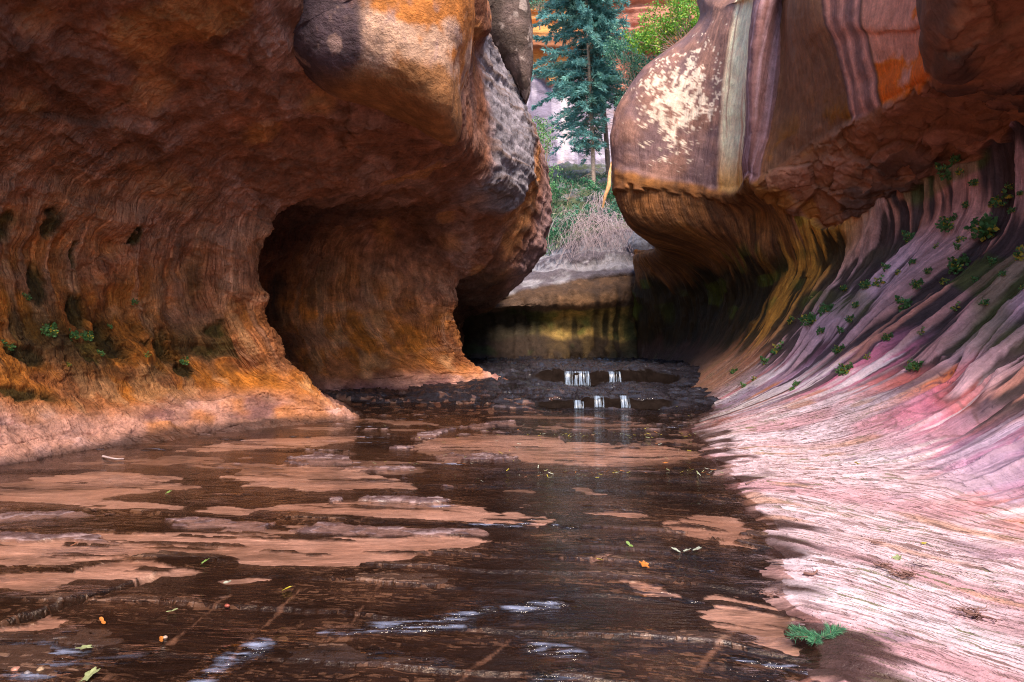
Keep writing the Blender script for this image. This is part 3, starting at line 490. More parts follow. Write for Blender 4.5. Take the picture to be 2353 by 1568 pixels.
def seg(X, Y, a, b_, c=3):
    (x1, y1), (x2, y2) = gpoly([a, b_], c); t = np.clip(((X-x1)*(x2-x1)+(Y-y1)*(y2-y1))/((x2-x1)**2+(y2-y1)**2), 0, 1)
    return np.hypot(X-x1-t*(x2-x1), Y-y1-t*(y2-y1))
def stream_bed(X, Y):
    C = lambda *c: np.array(c); med = fbm(X*1.5, Y*2.5, 0, 5, 611); fine = fbm(X*9, Y*14, 0, 4, 612)
    xw = X+.07*Y*.25*med+.16*fbm(X*3, Y*14, 0, 5, 616)+.05*fine; yw = Y+.016*Y*fbm(X*2.2, Y*6, 0, 5, 613)+.005*Y*fine
    sd = np.zeros(X.shape); slb = np.zeros(X.shape)
    for p_ in SAND: sd = np.maximum(sd, inpoly(xw, yw, p_))
    for p_ in SLAB: slb = np.maximum(slb, inpoly(xw, yw, p_))
    sd = smooth(smooth(sd, 4, 0), 14, 1)
    sd = ss(.38, .66, sd+1.1*fbm(X*1.5, q0(X, Y)*16, 0, 6, 617, .65)*(1.05-np.abs(sd-.5)*1.6)+.15*fine)
    sd = sd*(1-ss(.22, .34, fbm(X*1.6, q0(X, Y)*11, 0, 5, 614))*.85)
    extra = ss(.30, .36, fbm(X*.8, q0(X, Y)*2.6, 0, 5, 615)+.06*fine)*(Y > 6)*(Y < 11)*.6; sd = np.maximum(sd, extra)
    slb = ss(.35, .65, smooth(smooth(slb, 3, 0), 4, 1)+.5*fbm(X*3, Y*22, 0, 5, 618, .65)); sd = sd*(1-slb)
    q = q0(X, Y)+.05*fbm(X*1.1, Y*2, 0, 4, 621)+.01*noise(X*6, Y*12, 0, 622)
    c = q*4.5+.3*noise(X*.8, q, 0, 623); i = np.floor(c); f = c-i; r = hsh(i, i*0, i*0, 624)
    c2 = q*13+.4*noise(X*1.5, q, 0, 625); i2 = np.floor(c2); g_ = c2-i2
    dash = ss(0, .3, noise(X*1.4+r*9, i*2.1, 0, 626)+.4*noise(X*7, i*3.1, 0, 627)+.1)
    e = (1-ss(.05, .16, f+.05*fine))*dash; e2 = (1-ss(.1, .3, g_))*ss(.1, .4, noise(X*3, i2*1.3, 0, 628)+.3*noise(X*12, i2, 0, 629))
    Z = -.045+.026*(1-ss(4.5, 7, Y))+.016*(1-f)*ss(-.2, .4, r+.4*med)+.006*g_+.02*med+.005*fine
    rag = ss(.25, .5, fbm(X*1.6, q*6, 0, 5, 630)+.04*r)*ss(5, 8, Y); Z += .036*rag
    Z = np.where(sd > 0, Z*(1-sd)+sd*(-.022+.010*med), Z); Z = Z*(1-slb)+slb*(.004+.03*med+.022*fine)
    upst = ss(10.9, 11.7, Y); tc_ = Y*1.5+.5*X*.3+1.2*med; Z += upst*(.03+.07*(tc_-np.floor(tc_))*ss(-.2, .3, med+.2)+.05*med+.025*chips(X, Y, 0*X, 2.5, 640)[0])
    lv_ = level(X, Y); Z = Z+lv_; 
    Z -= .35*ss(10.5, 13, Y)*0
    blk = 1-ss(.02, .05, seg(X+.02*fine, Y, (0,1300), (690,1065))+.008*fine); Z -= .08*blk
    T = mix(C(.026, .015, .012), C(.066, .037, .028), ss(-.2, .5, med+.3*fine)); T = mix(T, C(.026, .015, .012), ss(.1, .5, fbm(X*1.1, q*4, 0, 4, 631)))
    near_ = 1-ss(4.8, 6.5, Y); T = mix(T, C(.16, .09, .065), e2*.2*near_)
    for a_, b_ in [((780,1370),(1060,1150)),((1100,1400),(1400,1110)),((1510,1420),(1760,1090)),((940,1560),(1130,1380)),((2080,1568),(2353,1350)),((1260,900),(1420,800)),((1640,830),(1720,780))]:
        T = mix(T, C(.34, .20, .15), (1-ss(.000, .010, seg(X, Y, a_, b_)+.014*fine+.010*med))*.55)
    T = mix(T, C(.34, .20, .15), (1-ss(.006, .018, seg(X, Y, (850,1500), (1060,1270), 4)+.01*fine))*.7)
    sc_ = mix(C(.74, .50, .46), C(.56, .35, .30), ss(-.3, .4, med)); sc_ = mix(sc_, C(.24, .155, .13), ss(.02, .45, fbm(X*1.3, Y*3.5, 0, 6, 619, .6))*.85)*(1+.18*fine)[..., None]; T = mix(T, sc_, ss(.05, 1, sd)*.93); T = mix(T, mix(C(.36, .26, .28), C(.12, .075, .08), ss(-.15, .2, fine+.5*med)), slb)
    T = mix(T, C(.30, .21, .22), rag*(1-sd)*ss(-.1, .3, fine)*.8); T = mix(T, C(.01, .008, .008), blk); T = mix(T, C(.022, .021, .030), ss(10.6, 11.4, Y+.4*med)*.92)
    T = mix(T, mix(C(.28, .13, .09), C(.42, .26, .20), ss(-.2, .3, fine)), ss(.35, .5, noise(X*9, Y*12, 0, 633))*ss(9.5, 10.5, Y)*(1-ss(11, 13, Y))*.5*(1-ss(.6, 1.2, X)))
    FX.clear(); FX.update(q=q, low=(1-sd)*(1-slb)*(1-blk)*(1-ss(10, 11, Y))*(.25+.75*near_)*ss(-.35, .1, med))
    fc_ = np.clip((level(X, Y, -.06)-level(X, Y, .06))*12, 0, 1)*ss(10.8, 11, Y); T = mix(T, C(.014, .010, .009), fc_); FX['matte'] = fc_
    return np.stack([X, Y, Z], -1), T, np.clip(.75-.5*sd+.2*slb, 0, 1)*(1-fc_)*(1-.25*ss(10.8, 11.2, Y))
def q0(X, Y): return bed_q(X, Y)
G, T, gl = stream_bed(Xb, Yb); FM = FX.pop('matte'); ob = rockobj('stream_bed', G, T, gl, M_bed, flip=True, **FX); attr(ob, 'matte', FM)
# water: a thin clear sheet over the bed, dropping at the two ledges
def water_mat():
    m = bpy.data.materials.new('stream_water'); m.use_nodes = True; t = m.node_tree; N = t.nodes; L = t.links; N.remove(N['Principled BSDF'])
    tr = N.new('ShaderNodeBsdfTransparent'); tr.inputs[0].default_value = (.90, .82, .76, 1); gl_ = N.new('ShaderNodeBsdfGlossy'); gl_.inputs['Roughness'].default_value = .07
    fr = N.new('ShaderNodeFresnel'); fr.inputs[0].default_value = 1.36; mx = N.new('ShaderNodeMixShader'); tc = N.new('ShaderNodeTexCoord')
    mp = N.new('ShaderNodeMapping'); mp.inputs['Scale'].default_value = (.55, 2.2, 1); L.new(tc.outputs['Object'], mp.inputs[0])
    n1 = N.new('ShaderNodeTexNoise'); n1.inputs['Scale'].default_value = 2.6; n1.inputs['Detail'].default_value = 4; n1.inputs['Distortion'].default_value = .4; L.new(mp.outputs[0], n1.inputs[0])
    n2 = N.new('ShaderNodeTexNoise'); n2.inputs['Scale'].default_value = 20; n2.inputs['Detail'].default_value = 3; L.new(mp.outputs[0], n2.inputs[0])
    at_ = N.new('ShaderNodeAttribute'); at_.attribute_name = 'riffle_glint'
    mu = N.new('ShaderNodeMath'); mu.operation = 'MULTIPLY'; L.new(n2.outputs[0], mu.inputs[0]); L.new(at_.outputs['Fac'], mu.inputs[1])
    ad = N.new('ShaderNodeMath'); ad.operation = 'MULTIPLY_ADD'; ad.inputs[1].default_value = .18; L.new(n1.outputs[0], ad.inputs[0]); L.new(mu.outputs[0], ad.inputs[2])
    bp = N.new('ShaderNodeBump'); bp.inputs['Strength'].default_value = 1; bp.inputs['Distance'].default_value = .045; L.new(ad.outputs[0], bp.inputs['Height'])
    L.new(bp.outputs[0], gl_.inputs['Normal']); L.new(bp.outputs[0], fr.inputs['Normal']); L.new(fr.outputs[0], mx.inputs[0]); L.new(tr.outputs[0], mx.inputs[1]); L.new(gl_.outputs[0], mx.inputs[2]); 
    df = N.new('ShaderNodeBsdfDiffuse'); df.inputs[0].default_value = (.42, .50, .78, 1); m2 = N.new('ShaderNodeMixShader'); mp2 = N.new('ShaderNodeMapping'); mp2.inputs['Scale'].default_value = (3, 14, 1); mp2.inputs['Rotation'].default_value = (0, 0, .25); L.new(tc.outputs['Object'], mp2.inputs[0])  # foam, plus blue sky glints painted as a diffuse colour
    n3 = N.new('ShaderNodeTexNoise'); n3.inputs['Scale'].default_value = 1.6; n3.inputs['Detail'].default_value = 6; n3.inputs['Roughness'].default_value = .65; L.new(mp2.outputs[0], n3.inputs[0]); r3 = N.new('ShaderNodeMapRange'); r3.inputs[1].default_value = .48; r3.inputs[2].default_value = .72; L.new(n3.outputs[0], r3.inputs[0])
    r4 = N.new('ShaderNodeMapRange'); r4.inputs[1].default_value = .55; r4.inputs[2].default_value = 1; r4.inputs[4].default_value = .75; L.new(at_.outputs['Fac'], r4.inputs[0]); m5 = N.new('ShaderNodeMath'); m5.operation = 'MULTIPLY'; L.new(r3.outputs[0], m5.inputs[0]); L.new(r4.outputs[0], m5.inputs[1])
    L.new(m5.outputs[0], m2.inputs[0]); L.new(mx.outputs[0], m2.inputs[1]); L.new(df.outputs[0], m2.inputs[2]); L.new(m2.outputs[0], N['Material Output'].inputs[0]); return m
def water():
    y = np.concatenate([np.linspace(-7, 1.2, 20), 1.25*np.exp(np.linspace(0, math.log(11/1.25), 320)), np.linspace(11.02, 15, 260), np.linspace(15.1, 24, 60)]); x = np.linspace(-8.5, 4.4, 420); Y, X = np.meshgrid(y, x, indexing='ij')
    rf = np.zeros(X.shape)
    for (a_, b_, w_, k) in [((1700,1320),(2100,1310),.05,1),((2000,1290),(2250,1230),.05,1),((1500,1340),(1620,1335),.04,.8),((900,1568),(1170,1400),.07,1),((0,1420),(330,1440),.10,1),((0,1520),(200,1530),.08,.8),((400,1470),(640,1440),.08,.6),((200,1360),(340,1330),.04,.7),((1700,1440),(2000,1480),.04,.6),((650,1200),(900,1190),.04,.5),((0,1170),(400,1150),.05,.6)]:
        rf = np.maximum(rf, k*(1-ss(0, w_*2, seg(X, Y, a_, b_)+.05*fbm(X*4, Y*8, 0, 3, 641))))
    for (a_, b_, w_, k) in [((0,1230),(200,1205),.06,1),((80,1400),(320,1440),.05,.9),((500,1420),(650,1410),.04,.5),((120,1560),(280,1530),.05,.7),((950,1520),(1200,1530),.03,.5)]:
        rf = np.maximum(rf, k*(1-ss(0, w_*2, seg(X, Y, a_, b_, 4)+.05*fbm(X*4, Y*8, 0, 3, 642))))
    rf = np.maximum(rf, .08+.4*ss(.2, .6, fbm(X*1.2, Y*3.5, 0, 4, 643)))
    q = q0(X, Y); rf = np.maximum(rf, .95*ss(.34, .5, fbm(X*1.8, q*7, 0, 5, 646, .65))*ss(-.1, .3, noise(X*.7, q*1.3, 0, 647)))  # streaks along the bedding that carry the painted blue glints
    rf = np.where(Y > 10.6, np.maximum(rf*.8, .5), rf)
    Z = level(X, Y, .12)+.004*rf*noise(X*9, Y*22, 0, 644)+.006*rf*noise(X*3.5, Y*9, 0, 645)*(rf > .5)
    Fw = gridfaces(*X.shape, True); zf = Z.ravel()[Fw]; keep = (zf.max(1)-zf.min(1)) < .03     # the drop itself belongs to the waterfalls
    o = meshobj('stream_water', np.stack([X, Y, Z], -1).reshape(-1, 3), Fw[keep], water_mat()); attr(o, 'riffle_glint', rf); tag(o, kind='structure')
water()
g = meshobj('ground', [(-200,-200,-1.5),(200,-200,-1.5),(200,200,-1.5),(-200,200,-1.5)], [[0,1,2,3]], M_rock); tag(g, kind='structure')
attr(g, 'tint', np.ones((4, 3))*np.array((.35,.2,.12)), 'C'); attr(g, 'gloss', np.zeros(4))
#@@THINGS
def thing(name, loc, label, cat, group=None, rz=0, sc=1):
    o = bpy.data.objects.new(name, None); COL.objects.link(o); o.location = loc; o.rotation_euler = (0, 0, rz); o.scale = (sc,)*3; o.empty_display_size = .1
    return tag(o, label, cat, group)
def simple_mat(name, col=None, rough=.6, trans=0., bump=0., bs=20, spec=.4):
    m = bpy.data.materials.new(name); m.use_nodes = True; t = m.node_tree; N = t.nodes; L = t.links; b = N['Principled BSDF']; b.inputs['Roughness'].default_value = rough; b.inputs['Specular IOR Level'].default_value = spec
    tc = N.new('ShaderNodeTexCoord'); n = N.new('ShaderNodeTexNoise'); n.inputs['Scale'].default_value = bs; n.inputs['Detail'].default_value = 5; L.new(tc.outputs['Object'], n.inputs[0])
    r = N.new('ShaderNodeMapRange'); r.inputs[1].default_value = .3; r.inputs[2].default_value = .7; r.inputs[3].default_value = .7; r.inputs[4].default_value = 1.25; L.new(n.outputs[0], r.inputs[0])
    v = N.new('ShaderNodeVectorMath'); v.operation = 'SCALE'; L.new(r.outputs[0], v.inputs['Scale'])
    if col: v.inputs[0].default_value = col
    else: a = N.new('ShaderNodeAttribute'); a.attribute_name = 'tint'; L.new(a.outputs['Color'], v.inputs[0])
    L.new(v.outputs[0], b.inputs['Base Color'])
    if bump:
        bp = N.new('ShaderNodeBump'); bp.inputs['Strength'].default_value = bump; bp.inputs['Distance'].default_value = .02; L.new(n.outputs[0], bp.inputs['Height']); L.new(bp.outputs[0], b.inputs['Normal'])
    if trans:
        tl = N.new('ShaderNodeBsdfTranslucent'); L.new(v.outputs[0], tl.inputs[0]); mx = N.new('ShaderNodeMixShader'); mx.inputs[0].default_value = trans
        L.new(b.outputs[0], mx.inputs[1]); L.new(tl.outputs[0], mx.inputs[2]); L.new(mx.outputs[0], N['Material Output'].inputs[0])
    return m
M_leaf = simple_mat('foliage', None, .5, .35, 0, 3); M_bark = simple_mat('bark', (.36, .27, .22), .85, 0, .8, 14); M_bark2 = simple_mat('dark_bark', (.15, .10, .09), .85, 0, .8, 14)
M_twig = simple_mat('dead_wood', (.42, .34, .37), .8, 0, .3, 30); M_wood = simple_mat('broken_wood', (.62, .34, .15), .7, 0, .5, 12); M_stem = simple_mat('stem', (.16, .17, .07), .6); M_litter = simple_mat('leaf_litter', None, .35, .15, 0, 60); M_debris = simple_mat('twig_debris', (.20, .11, .10), .8, 0, .4, 40)
def tube(pts, rad, k=6):
    pts = np.asarray(pts, float); rad = np.broadcast_to(rad, len(pts)); T_ = np.gradient(pts, axis=0); T_ /= np.linalg.norm(T_, axis=1, keepdims=True)+1e-9
    up = np.where(np.abs(T_[:, 2:3]) > .8, np.array([[1., 0, 0]]), np.array([[0, 0, 1.]])); A_ = np.cross(T_, up); A_ /= np.linalg.norm(A_, axis=1, keepdims=True)+1e-9; B_ = np.cross(T_, A_)
    th = np.arange(k)*2*math.pi/k; V = pts[:, None]+rad[:, None, None]*(np.cos(th)[None, :, None]*A_[:, None]+np.sin(th)[None, :, None]*B_[:, None]); n = len(pts)
    i, j = np.meshgrid(np.arange(n-1), np.arange(k), indexing='ij'); j2 = (j+1) % k
    return V.reshape(-1, 3), np.stack([i*k+j, i*k+j2, (i+1)*k+j2, (i+1)*k+j], -1).reshape(-1, 4)
def join(parts):
    Vs, Fs, n = [], [], 0
    for V, F_ in parts: Vs.append(V); Fs.append(F_+n); n += len(V)
    return np.concatenate(Vs), np.concatenate(Fs)
def blades(c, dr, ln, wd, nrm=None, fold=0):          # pointed quads: base c, direction dr
    c = np.asarray(c); dr = dr/(np.linalg.norm(dr, axis=1, keepdims=True)+1e-9); nrm = rng.normal(size=c.shape) if nrm is None else nrm
    sd = np.cross(dr, nrm); sd /= np.linalg.norm(sd, axis=1, keepdims=True)+1e-9; ln = np.broadcast_to(ln, len(c))[:, None]; wd = np.broadcast_to(wd, len(c))[:, None]
    V = np.stack([c, c+dr*ln*.5+sd*wd*.5, c+dr*ln, c+dr*ln*.5-sd*wd*.5], 1); n = len(c)
    return V.reshape(-1, 3), np.arange(n*4).reshape(n, 4)
def tints(n, cols_, var=.25, k=4):
    cols_ = np.array(cols_); i = rng.integers(0, len(cols_), n); c = cols_[i]*(1+var*rng.normal(size=(n, 1))); return np.repeat(np.clip(c, .005, .9), k, 0)
def leafobj(name, V, Fc, T, mat, parent=None):
    o = meshobj(name, V, Fc, mat, parent, smooth_=False); attr(o, 'tint', T, 'C'); return o
# ---- the tall conifer and its darker neighbour
def conifer():
    d = 31.; b0 = at(1364, 436, d); t = thing('conifer_tree', b0, 'tall blue-green conifer with a slim pale trunk rising in the gap between the rocks', 'tree')
    tp = np.array([at(x, y, d) for x, y in [(1364,440),(1361,330),(1355,200),(1349,60),(1345,-80),(1342,-230),(1340,-330)]])-b0
    zz = np.linspace(0, 1, 60); P_ = cr(tp, zz*6); V, F_ = tube(P_, .105*(1-.85*zz), 8); meshobj('trunk', V, F_, M_bark, t)
    br, lc, ld, ll, lt = [], [], [], [], []
    for i in range(480):
        u = .15+.83*(i+2*rng.random())/481; p = cr(tp, np.array([u*6]))[0]; hgt = (u-.15)/.83; Lg = (1.3+1.0*ss(0, .3, hgt))*(1-ss(.6, 1, hgt)*.8)*(.35+.8*rng.random())
        az = rng.random()*2*math.pi; dx, dy = math.cos(az), math.sin(az); Lg *= 1+.18*(-dx)
        if hgt < .2 and dx > -.1: Lg *= .5
        n = 9; s_ = np.linspace(0, 1, n); pts = p+np.stack([dx*Lg*s_, dy*Lg*s_, .12*Lg*s_-(.25+.5*rng.random())*Lg*s_**2+.15*Lg*s_**4], 1)+rng.normal(size=(n, 3))*.015; br.append(tube(pts, .014*(1-.8*s_), 3))
        dens = 1 if hgt > .16 else .5
        for k in range(int(46*dens*Lg)):
            q = .18+.82*rng.random(); c = pts[0]+(pts[-1]-pts[0])*0; c = cr(pts, np.array([q*(n-1)]))[0]; sd = rng.choice([-1, 1]); out = np.array([dx, dy, -.25]); si = np.array([-dy, dx, -.2])*sd
            dr = out*(.55+.4*rng.random())+si*(.9*rng.random())+rng.normal(size=3)*.15; lc.append(c+rng.normal(size=3)*.03); ld.append(dr); ll.append(.16+.16*rng.random()); lt.append(.75+.5*rng.random()*(.4+.6*q))
    for i in range(70):                                # bare dead twigs low on the trunk
        u = .03+.30*rng.random(); p = cr(tp, np.array([u*6]))[0]; az = rng.random()*6.28; Lg = .3+.8*rng.random(); s_ = np.linspace(0, 1, 6)
        br.append(tube(p+np.stack([math.cos(az)*Lg*s_, math.sin(az)*Lg*s_, -.5*Lg*s_**1.5], 1)+rng.normal(size=(6, 3))*.03, .010*(1-.7*s_), 3))
    V, F_ = join(br); meshobj('branches', V, F_, M_bark, t)
    lc, ld, ll, lt = map(np.array, (lc, ld, ll, lt)); nd = 3; c = np.repeat(lc, nd, 0); dr = np.repeat(ld/np.linalg.norm(ld, axis=1, keepdims=True), nd, 0)+rng.normal(size=(len(lc)*nd, 3))*.33
    V, F_ = blades(c, dr, np.repeat(ll, nd), .05); n = len(c); clump = noise(c[:, 0]*2.2, c[:, 1]*2.2, c[:, 2]*2.2, 701)
    T = np.array([.15, .36, .36])*np.repeat(lt, nd)[:, None]*(1+.35*clump[:, None]); T = T+np.array([.06, .07, .03])*ss(.2, .7, noise(c[:, 0]*1.3, c[:, 1], c[:, 2]*1.3, 702))[:, None]
    leafobj('needles', V, F_, np.repeat(T, 4, 0), M_leaf, t)
    b1 = at(1398, 398, 32.5); t2 = thing('conifer_tree', b1, 'darker bare conifer trunk leaning just right of the tall blue-green one', 'tree')
    tp = np.array([at(x, y, 32.5) for x, y in [(1398,400),(1391,300),(1382,200),(1376,80),(1373,-60),(1371,-200)]])-b1; zz = np.linspace(0, 1, 40); V, F_ = tube(cr(tp, zz*5), .13*(1-.7*zz), 8); meshobj('trunk', V, F_, M_bark2, t2)
    br, lc, ld = [], [], []
    for i in range(190):
        u = .2+.8*(i+rng.random())/190; p = cr(tp, np.array([u*5]))[0]; az = rng.random()*6.28; Lg = .3+1.0*rng.random(); s_ = np.linspace(0, 1, 6); pts = p+np.stack([math.cos(az)*Lg*s_, math.sin(az)*Lg*s_, -.35*Lg*s_**1.6], 1); br.append(tube(pts, .012*(1-.7*s_), 3))
        if u > .3:
            for k in range(60 if u > .5 else 26): q = .3+.7*rng.random(); lc.append(cr(pts, np.array([q*5]))[0]+rng.normal(size=3)*.05); ld.append(np.array([math.cos(az), math.sin(az), -.4])+rng.normal(size=3)*.6)
    V, F_ = join(br); meshobj('branches', V, F_, M_bark2, t2); V, F_ = blades(lc, np.array(ld), .2, .05); leafobj('needles', V, F_, tints(len(lc), [(.07,.22,.21),(.09,.27,.22),(.05,.14,.13)]), M_leaf, t2)
conifer()
def broadleaf(name, base, d, crown, n, cols_, label, cat='tree', group=None, leaf=.09, tr=.06, limbs=9, dd=1.0, wood=None):
    b0 = at(base[0], base[1], d); t = thing(name, b0, label, cat, group); wood = wood or M_bark; k = d/F
    cs = [(at(x, y, d+rng.uniform(-.5, .5)*dd)-b0, r*k) for x, y, r in crown]; br, lc = [], []
    cm = np.mean([c for c, r in cs], 0); mid = cm*.55+rng.normal(size=3)*.05
    V, F_ = tube(cr(np.array([[0., 0, -.2], mid*.5+rng.normal(size=3)*tr, mid]), np.linspace(0, 2, 12)), tr*np.linspace(1, .6, 12), 7); meshobj('trunk', V, F_, wood, t)
    for c, r in cs:
        for j in range(limbs):
            e = c+rng.normal(size=3)*r*.5; s_ = np.linspace(0, 1, 7)[:, None]; br.append(tube(mid*(1-s_)+e*s_+np.sin(s_*3.14)*rng.normal(size=3)*.12+rng.normal(size=(7, 3))*.02*r, tr*.35*np.linspace(1, .2, 7), 4))
            m = int(n/len(cs)/limbs); sub = e+rng.normal(size=(5, 3))*r*.38; lc.append(sub[rng.integers(0, 5, m)]+rng.normal(size=(m, 3))*r*.17)
    V, F_ = join(br); meshobj('branches', V, F_, wood, t); lc = np.concatenate(lc); V, F_ = blades(lc, rng.normal(size=lc.shape)+np.array([0, 0, -.3]), leaf*rng.uniform(.6, 1.2, len(lc)), leaf*.65)
    T = tints(len(lc), cols_, .22); leafobj('foliage', V, F_, T*(1+.3*np.repeat(noise(lc[:, 0]*3, lc[:, 1]*3, lc[:, 2]*3, 711), 4))[:, None], M_leaf, t)
lime = [(.16,.40,.05),(.22,.48,.07),(.10,.30,.05),(.35,.42,.06)]; teal = [(.10,.30,.20),(.16,.36,.24),(.07,.20,.16)]; green = [(.05,.20,.10),(.08,.27,.12),(.04,.13,.08)]
broadleaf('broadleaf_tree', (1620,230), 27, [(1600,20,45),(1545,40,45),(1500,60,40),(1560,-30,60),(1480,90,30),(1610,60,25)], 9000, lime, 'bright lime-green leafy tree leaning over the top of the speckled boulder', leaf=.10, tr=.09)
broadleaf('broadleaf_tree', (1460,380), 29, [(1450,150,38),(1470,200,32),(1430,110,30),(1485,150,28),(1440,250,22)], 5200, teal, 'pale teal-green thin leafy tree just right of the tall conifer', leaf=.10, tr=.05)
broadleaf('broadleaf_tree', (1456,420), 31, [(1450,290,26),(1432,230,24),(1460,250,22)], 3000, [(.03,.10,.09),(.05,.13,.10)], 'small dark green tree against the left edge of the speckled boulder', leaf=.10, tr=.05)
broadleaf('sapling', (1262,430), 27, [(1240,290,20),(1252,330,22),(1232,345,16),(1258,390,20),(1225,310,14)], 1900, [(.20,.38,.12),(.12,.30,.14)], 'slender light green sapling beside the left rock, below the streaked cliff', leaf=.09, tr=.025)
broadleaf('scrub_tree', (1240,60), 36, [(1240,5,18),(1262,-8,24),(1225,-5,14)], 900, teal, 'small grey-green bush on the orange ledge at the top of the gap', leaf=.11, tr=.04)
SH = [((1262,600),26.4,[(1258,560,24),(1250,585,20),(1270,540,18)],1900,green,'deep green bush low in the gap against the left rock'),
((1300,560),26.8,[(1300,510,28),(1330,500,22),(1280,530,20)],2200,green+teal,'rounded blue-green bush in the middle of the slope left of the dead brush'),
((1300,480),29.5,[(1285,445,18),(1320,430,22),(1350,440,18)],1500,green,'low dark green bush under the ledge at the foot of the cliff'),
((1425,530),27.0,[(1420,490,22),(1440,505,18)],1200,teal,'teal bush behind the dead brush, beside the right boulder'),
((1400,470),29.0,[(1400,445,16),(1380,455,14)],900,green,'small green bush at the foot of the darker trunk'),
((1255,480),28.5,[(1250,455,20),(1262,430,16)],1100,[(.14,.34,.14),(.08,.24,.12)],'light green bush beside the left rock, under the sapling'),
((1440,420),30.5,[(1430,400,16),(1448,392,12)],700,green,'dark bush tucked against the boulder at the foot of the cliff')]
for b_, d_, c_, n_, k_, l_ in SH: broadleaf('shrub', b_, d_, c_, n_, k_, l_, 'shrub', 'bushes on the slope in the gap', leaf=.085, tr=.02, limbs=6)
# undergrowth over the slope
def undergrowth():
    X, Y, Z = GBACK[..., 0], GBACK[..., 1], GBACK[..., 2]; sel = np.argwhere((tw[None, :] > 8.1) & (Y < 34) & (X > -1) & (X < 7)); i = sel[rng.integers(0, len(sel), 9000)]; c = GBACK[i[:, 0], i[:, 1]]+rng.normal(size=(9000, 3))*.06
    keep = noise(c[:, 0]*1.1, c[:, 1]*1.1, 0, 721) > -.15; c = c[keep]; V, F_ = blades(c, rng.normal(size=c.shape)*.7+np.array([0, -.3, 1.]), .22, .05); o = leafobj('undergrowth', V, F_, tints(len(c), [(.07,.20,.10),(.16,.28,.16),(.30,.30,.22),(.05,.14,.10)]), M_leaf); tag(o, kind='stuff')
undergrowth()
# dead brush: a tangle of bare roots spilling over the shelf
def dead_brush():
    b0 = at(1400, 560, 24.2); t = []
    for i in range(380):
        x0 = rng.normal(1385, 50); y0 = rng.uniform(495, 575)+22*float(noise(np.array([x0*.03]), np.array([.5]))[0]); x0 = np.clip(x0, 1290, 1452); p0 = at(x0, y0, 24.8+rng.normal()*.4); Lx = rng.normal(0, 40); y1 = y0+rng.uniform(25, 95); p3 = at(np.clip(x0+Lx, 1270, 1455), min(y1, 645), 22.6+rng.normal()*.3)
        p1 = p0+np.array([rng.normal()*.3, -.3, rng.uniform(.1, .5)]); p2 = p3+np.array([rng.normal()*.25, rng.normal()*.2, rng.uniform(.2, .6)]); s_ = np.linspace(0, 1, 9)[:, None]; pts = (1-s_)**3*p0+3*(1-s_)**2*s_*p1+3*(1-s_)*s_**2*p2+s_**3*p3+rng.normal(size=(9, 3))*.015
        t.append(tube(pts-b0, rng.uniform(.004, .011)*np.linspace(1, .4, 9), 3))
    for i in range(60):
        x0 = rng.normal(1375, 10); p0 = at(x0, 440+rng.uniform(0, 40), 28); p3 = at(x0+rng.normal()*25, 500+rng.uniform(0, 40), 26); s_ = np.linspace(0, 1, 6)[:, None]; t.append(tube(p0*(1-s_)+p3*s_+rng.normal(size=(6, 3))*.05-b0, .008, 3))
    V, F_ = join(t); o = meshobj('dead_brush', V, F_, M_twig); o.location = b0; tag(o, 'tangled heap of bare pale twigs and roots spilling over the shelf in the gap', 'dead brush')
dead_brush()
def broken_trunk():
    b0 = at(1388, 470, 26); P_ = np.array([at(x, y, 26+k) for x, y, k in [(1384,478,.1),(1390,452,0),(1398,428,0),(1400,405,.1),(1404,372,.2)]])-b0; V, F_ = tube(cr(P_, np.linspace(0, 4, 26)), np.interp(np.linspace(0, 4, 26), [0, 1, 2, 3, 4], [.03, .06, .085, .07, .012]), 8)
    V = V+.012*np.stack([fbm(V[:, 0]*9, V[:, 1]*9, V[:, 2]*4, 3, 731)]*3, 1); o = meshobj('broken_trunk', V, F_, M_wood); o.location = b0; tag(o, 'splintered orange dead trunk standing over the tangled twigs, beside the right boulder', 'dead trunk')
broken_trunk()
def boulder():
    th, ph = np.meshgrid(np.linspace(0, 2*math.pi, 60, endpoint=False), np.linspace(0, math.pi, 40), indexing='ij'); D_ = np.stack([np.sin(ph)*np.cos(th), np.sin(ph)*np.sin(th), np.cos(ph)], -1); c, k1, _ = chips(*(D_[..., i]+3 for i in range(3)), 1.6, 741)
    V = D_*np.array((.42, .4, .5))*(1+.16*c+.06*fbm(D_[..., 0]*3, D_[..., 1]*3, D_[..., 2]*3, 4, 742))[..., None]; o = meshobj('boulder', V.reshape(-1, 3), gridfaces(60, 40, True, True), M_rock); attr(o, 'tint', np.ones((2400, 3))*np.array((.32, .34, .42)), 'C'); attr(o, 'gloss', np.zeros(2400)); o.location = at(1476, 560, 22.6); tag(o, 'pale blue-grey boulder wedged under the right overhang in the gap', 'boulder')
boulder()
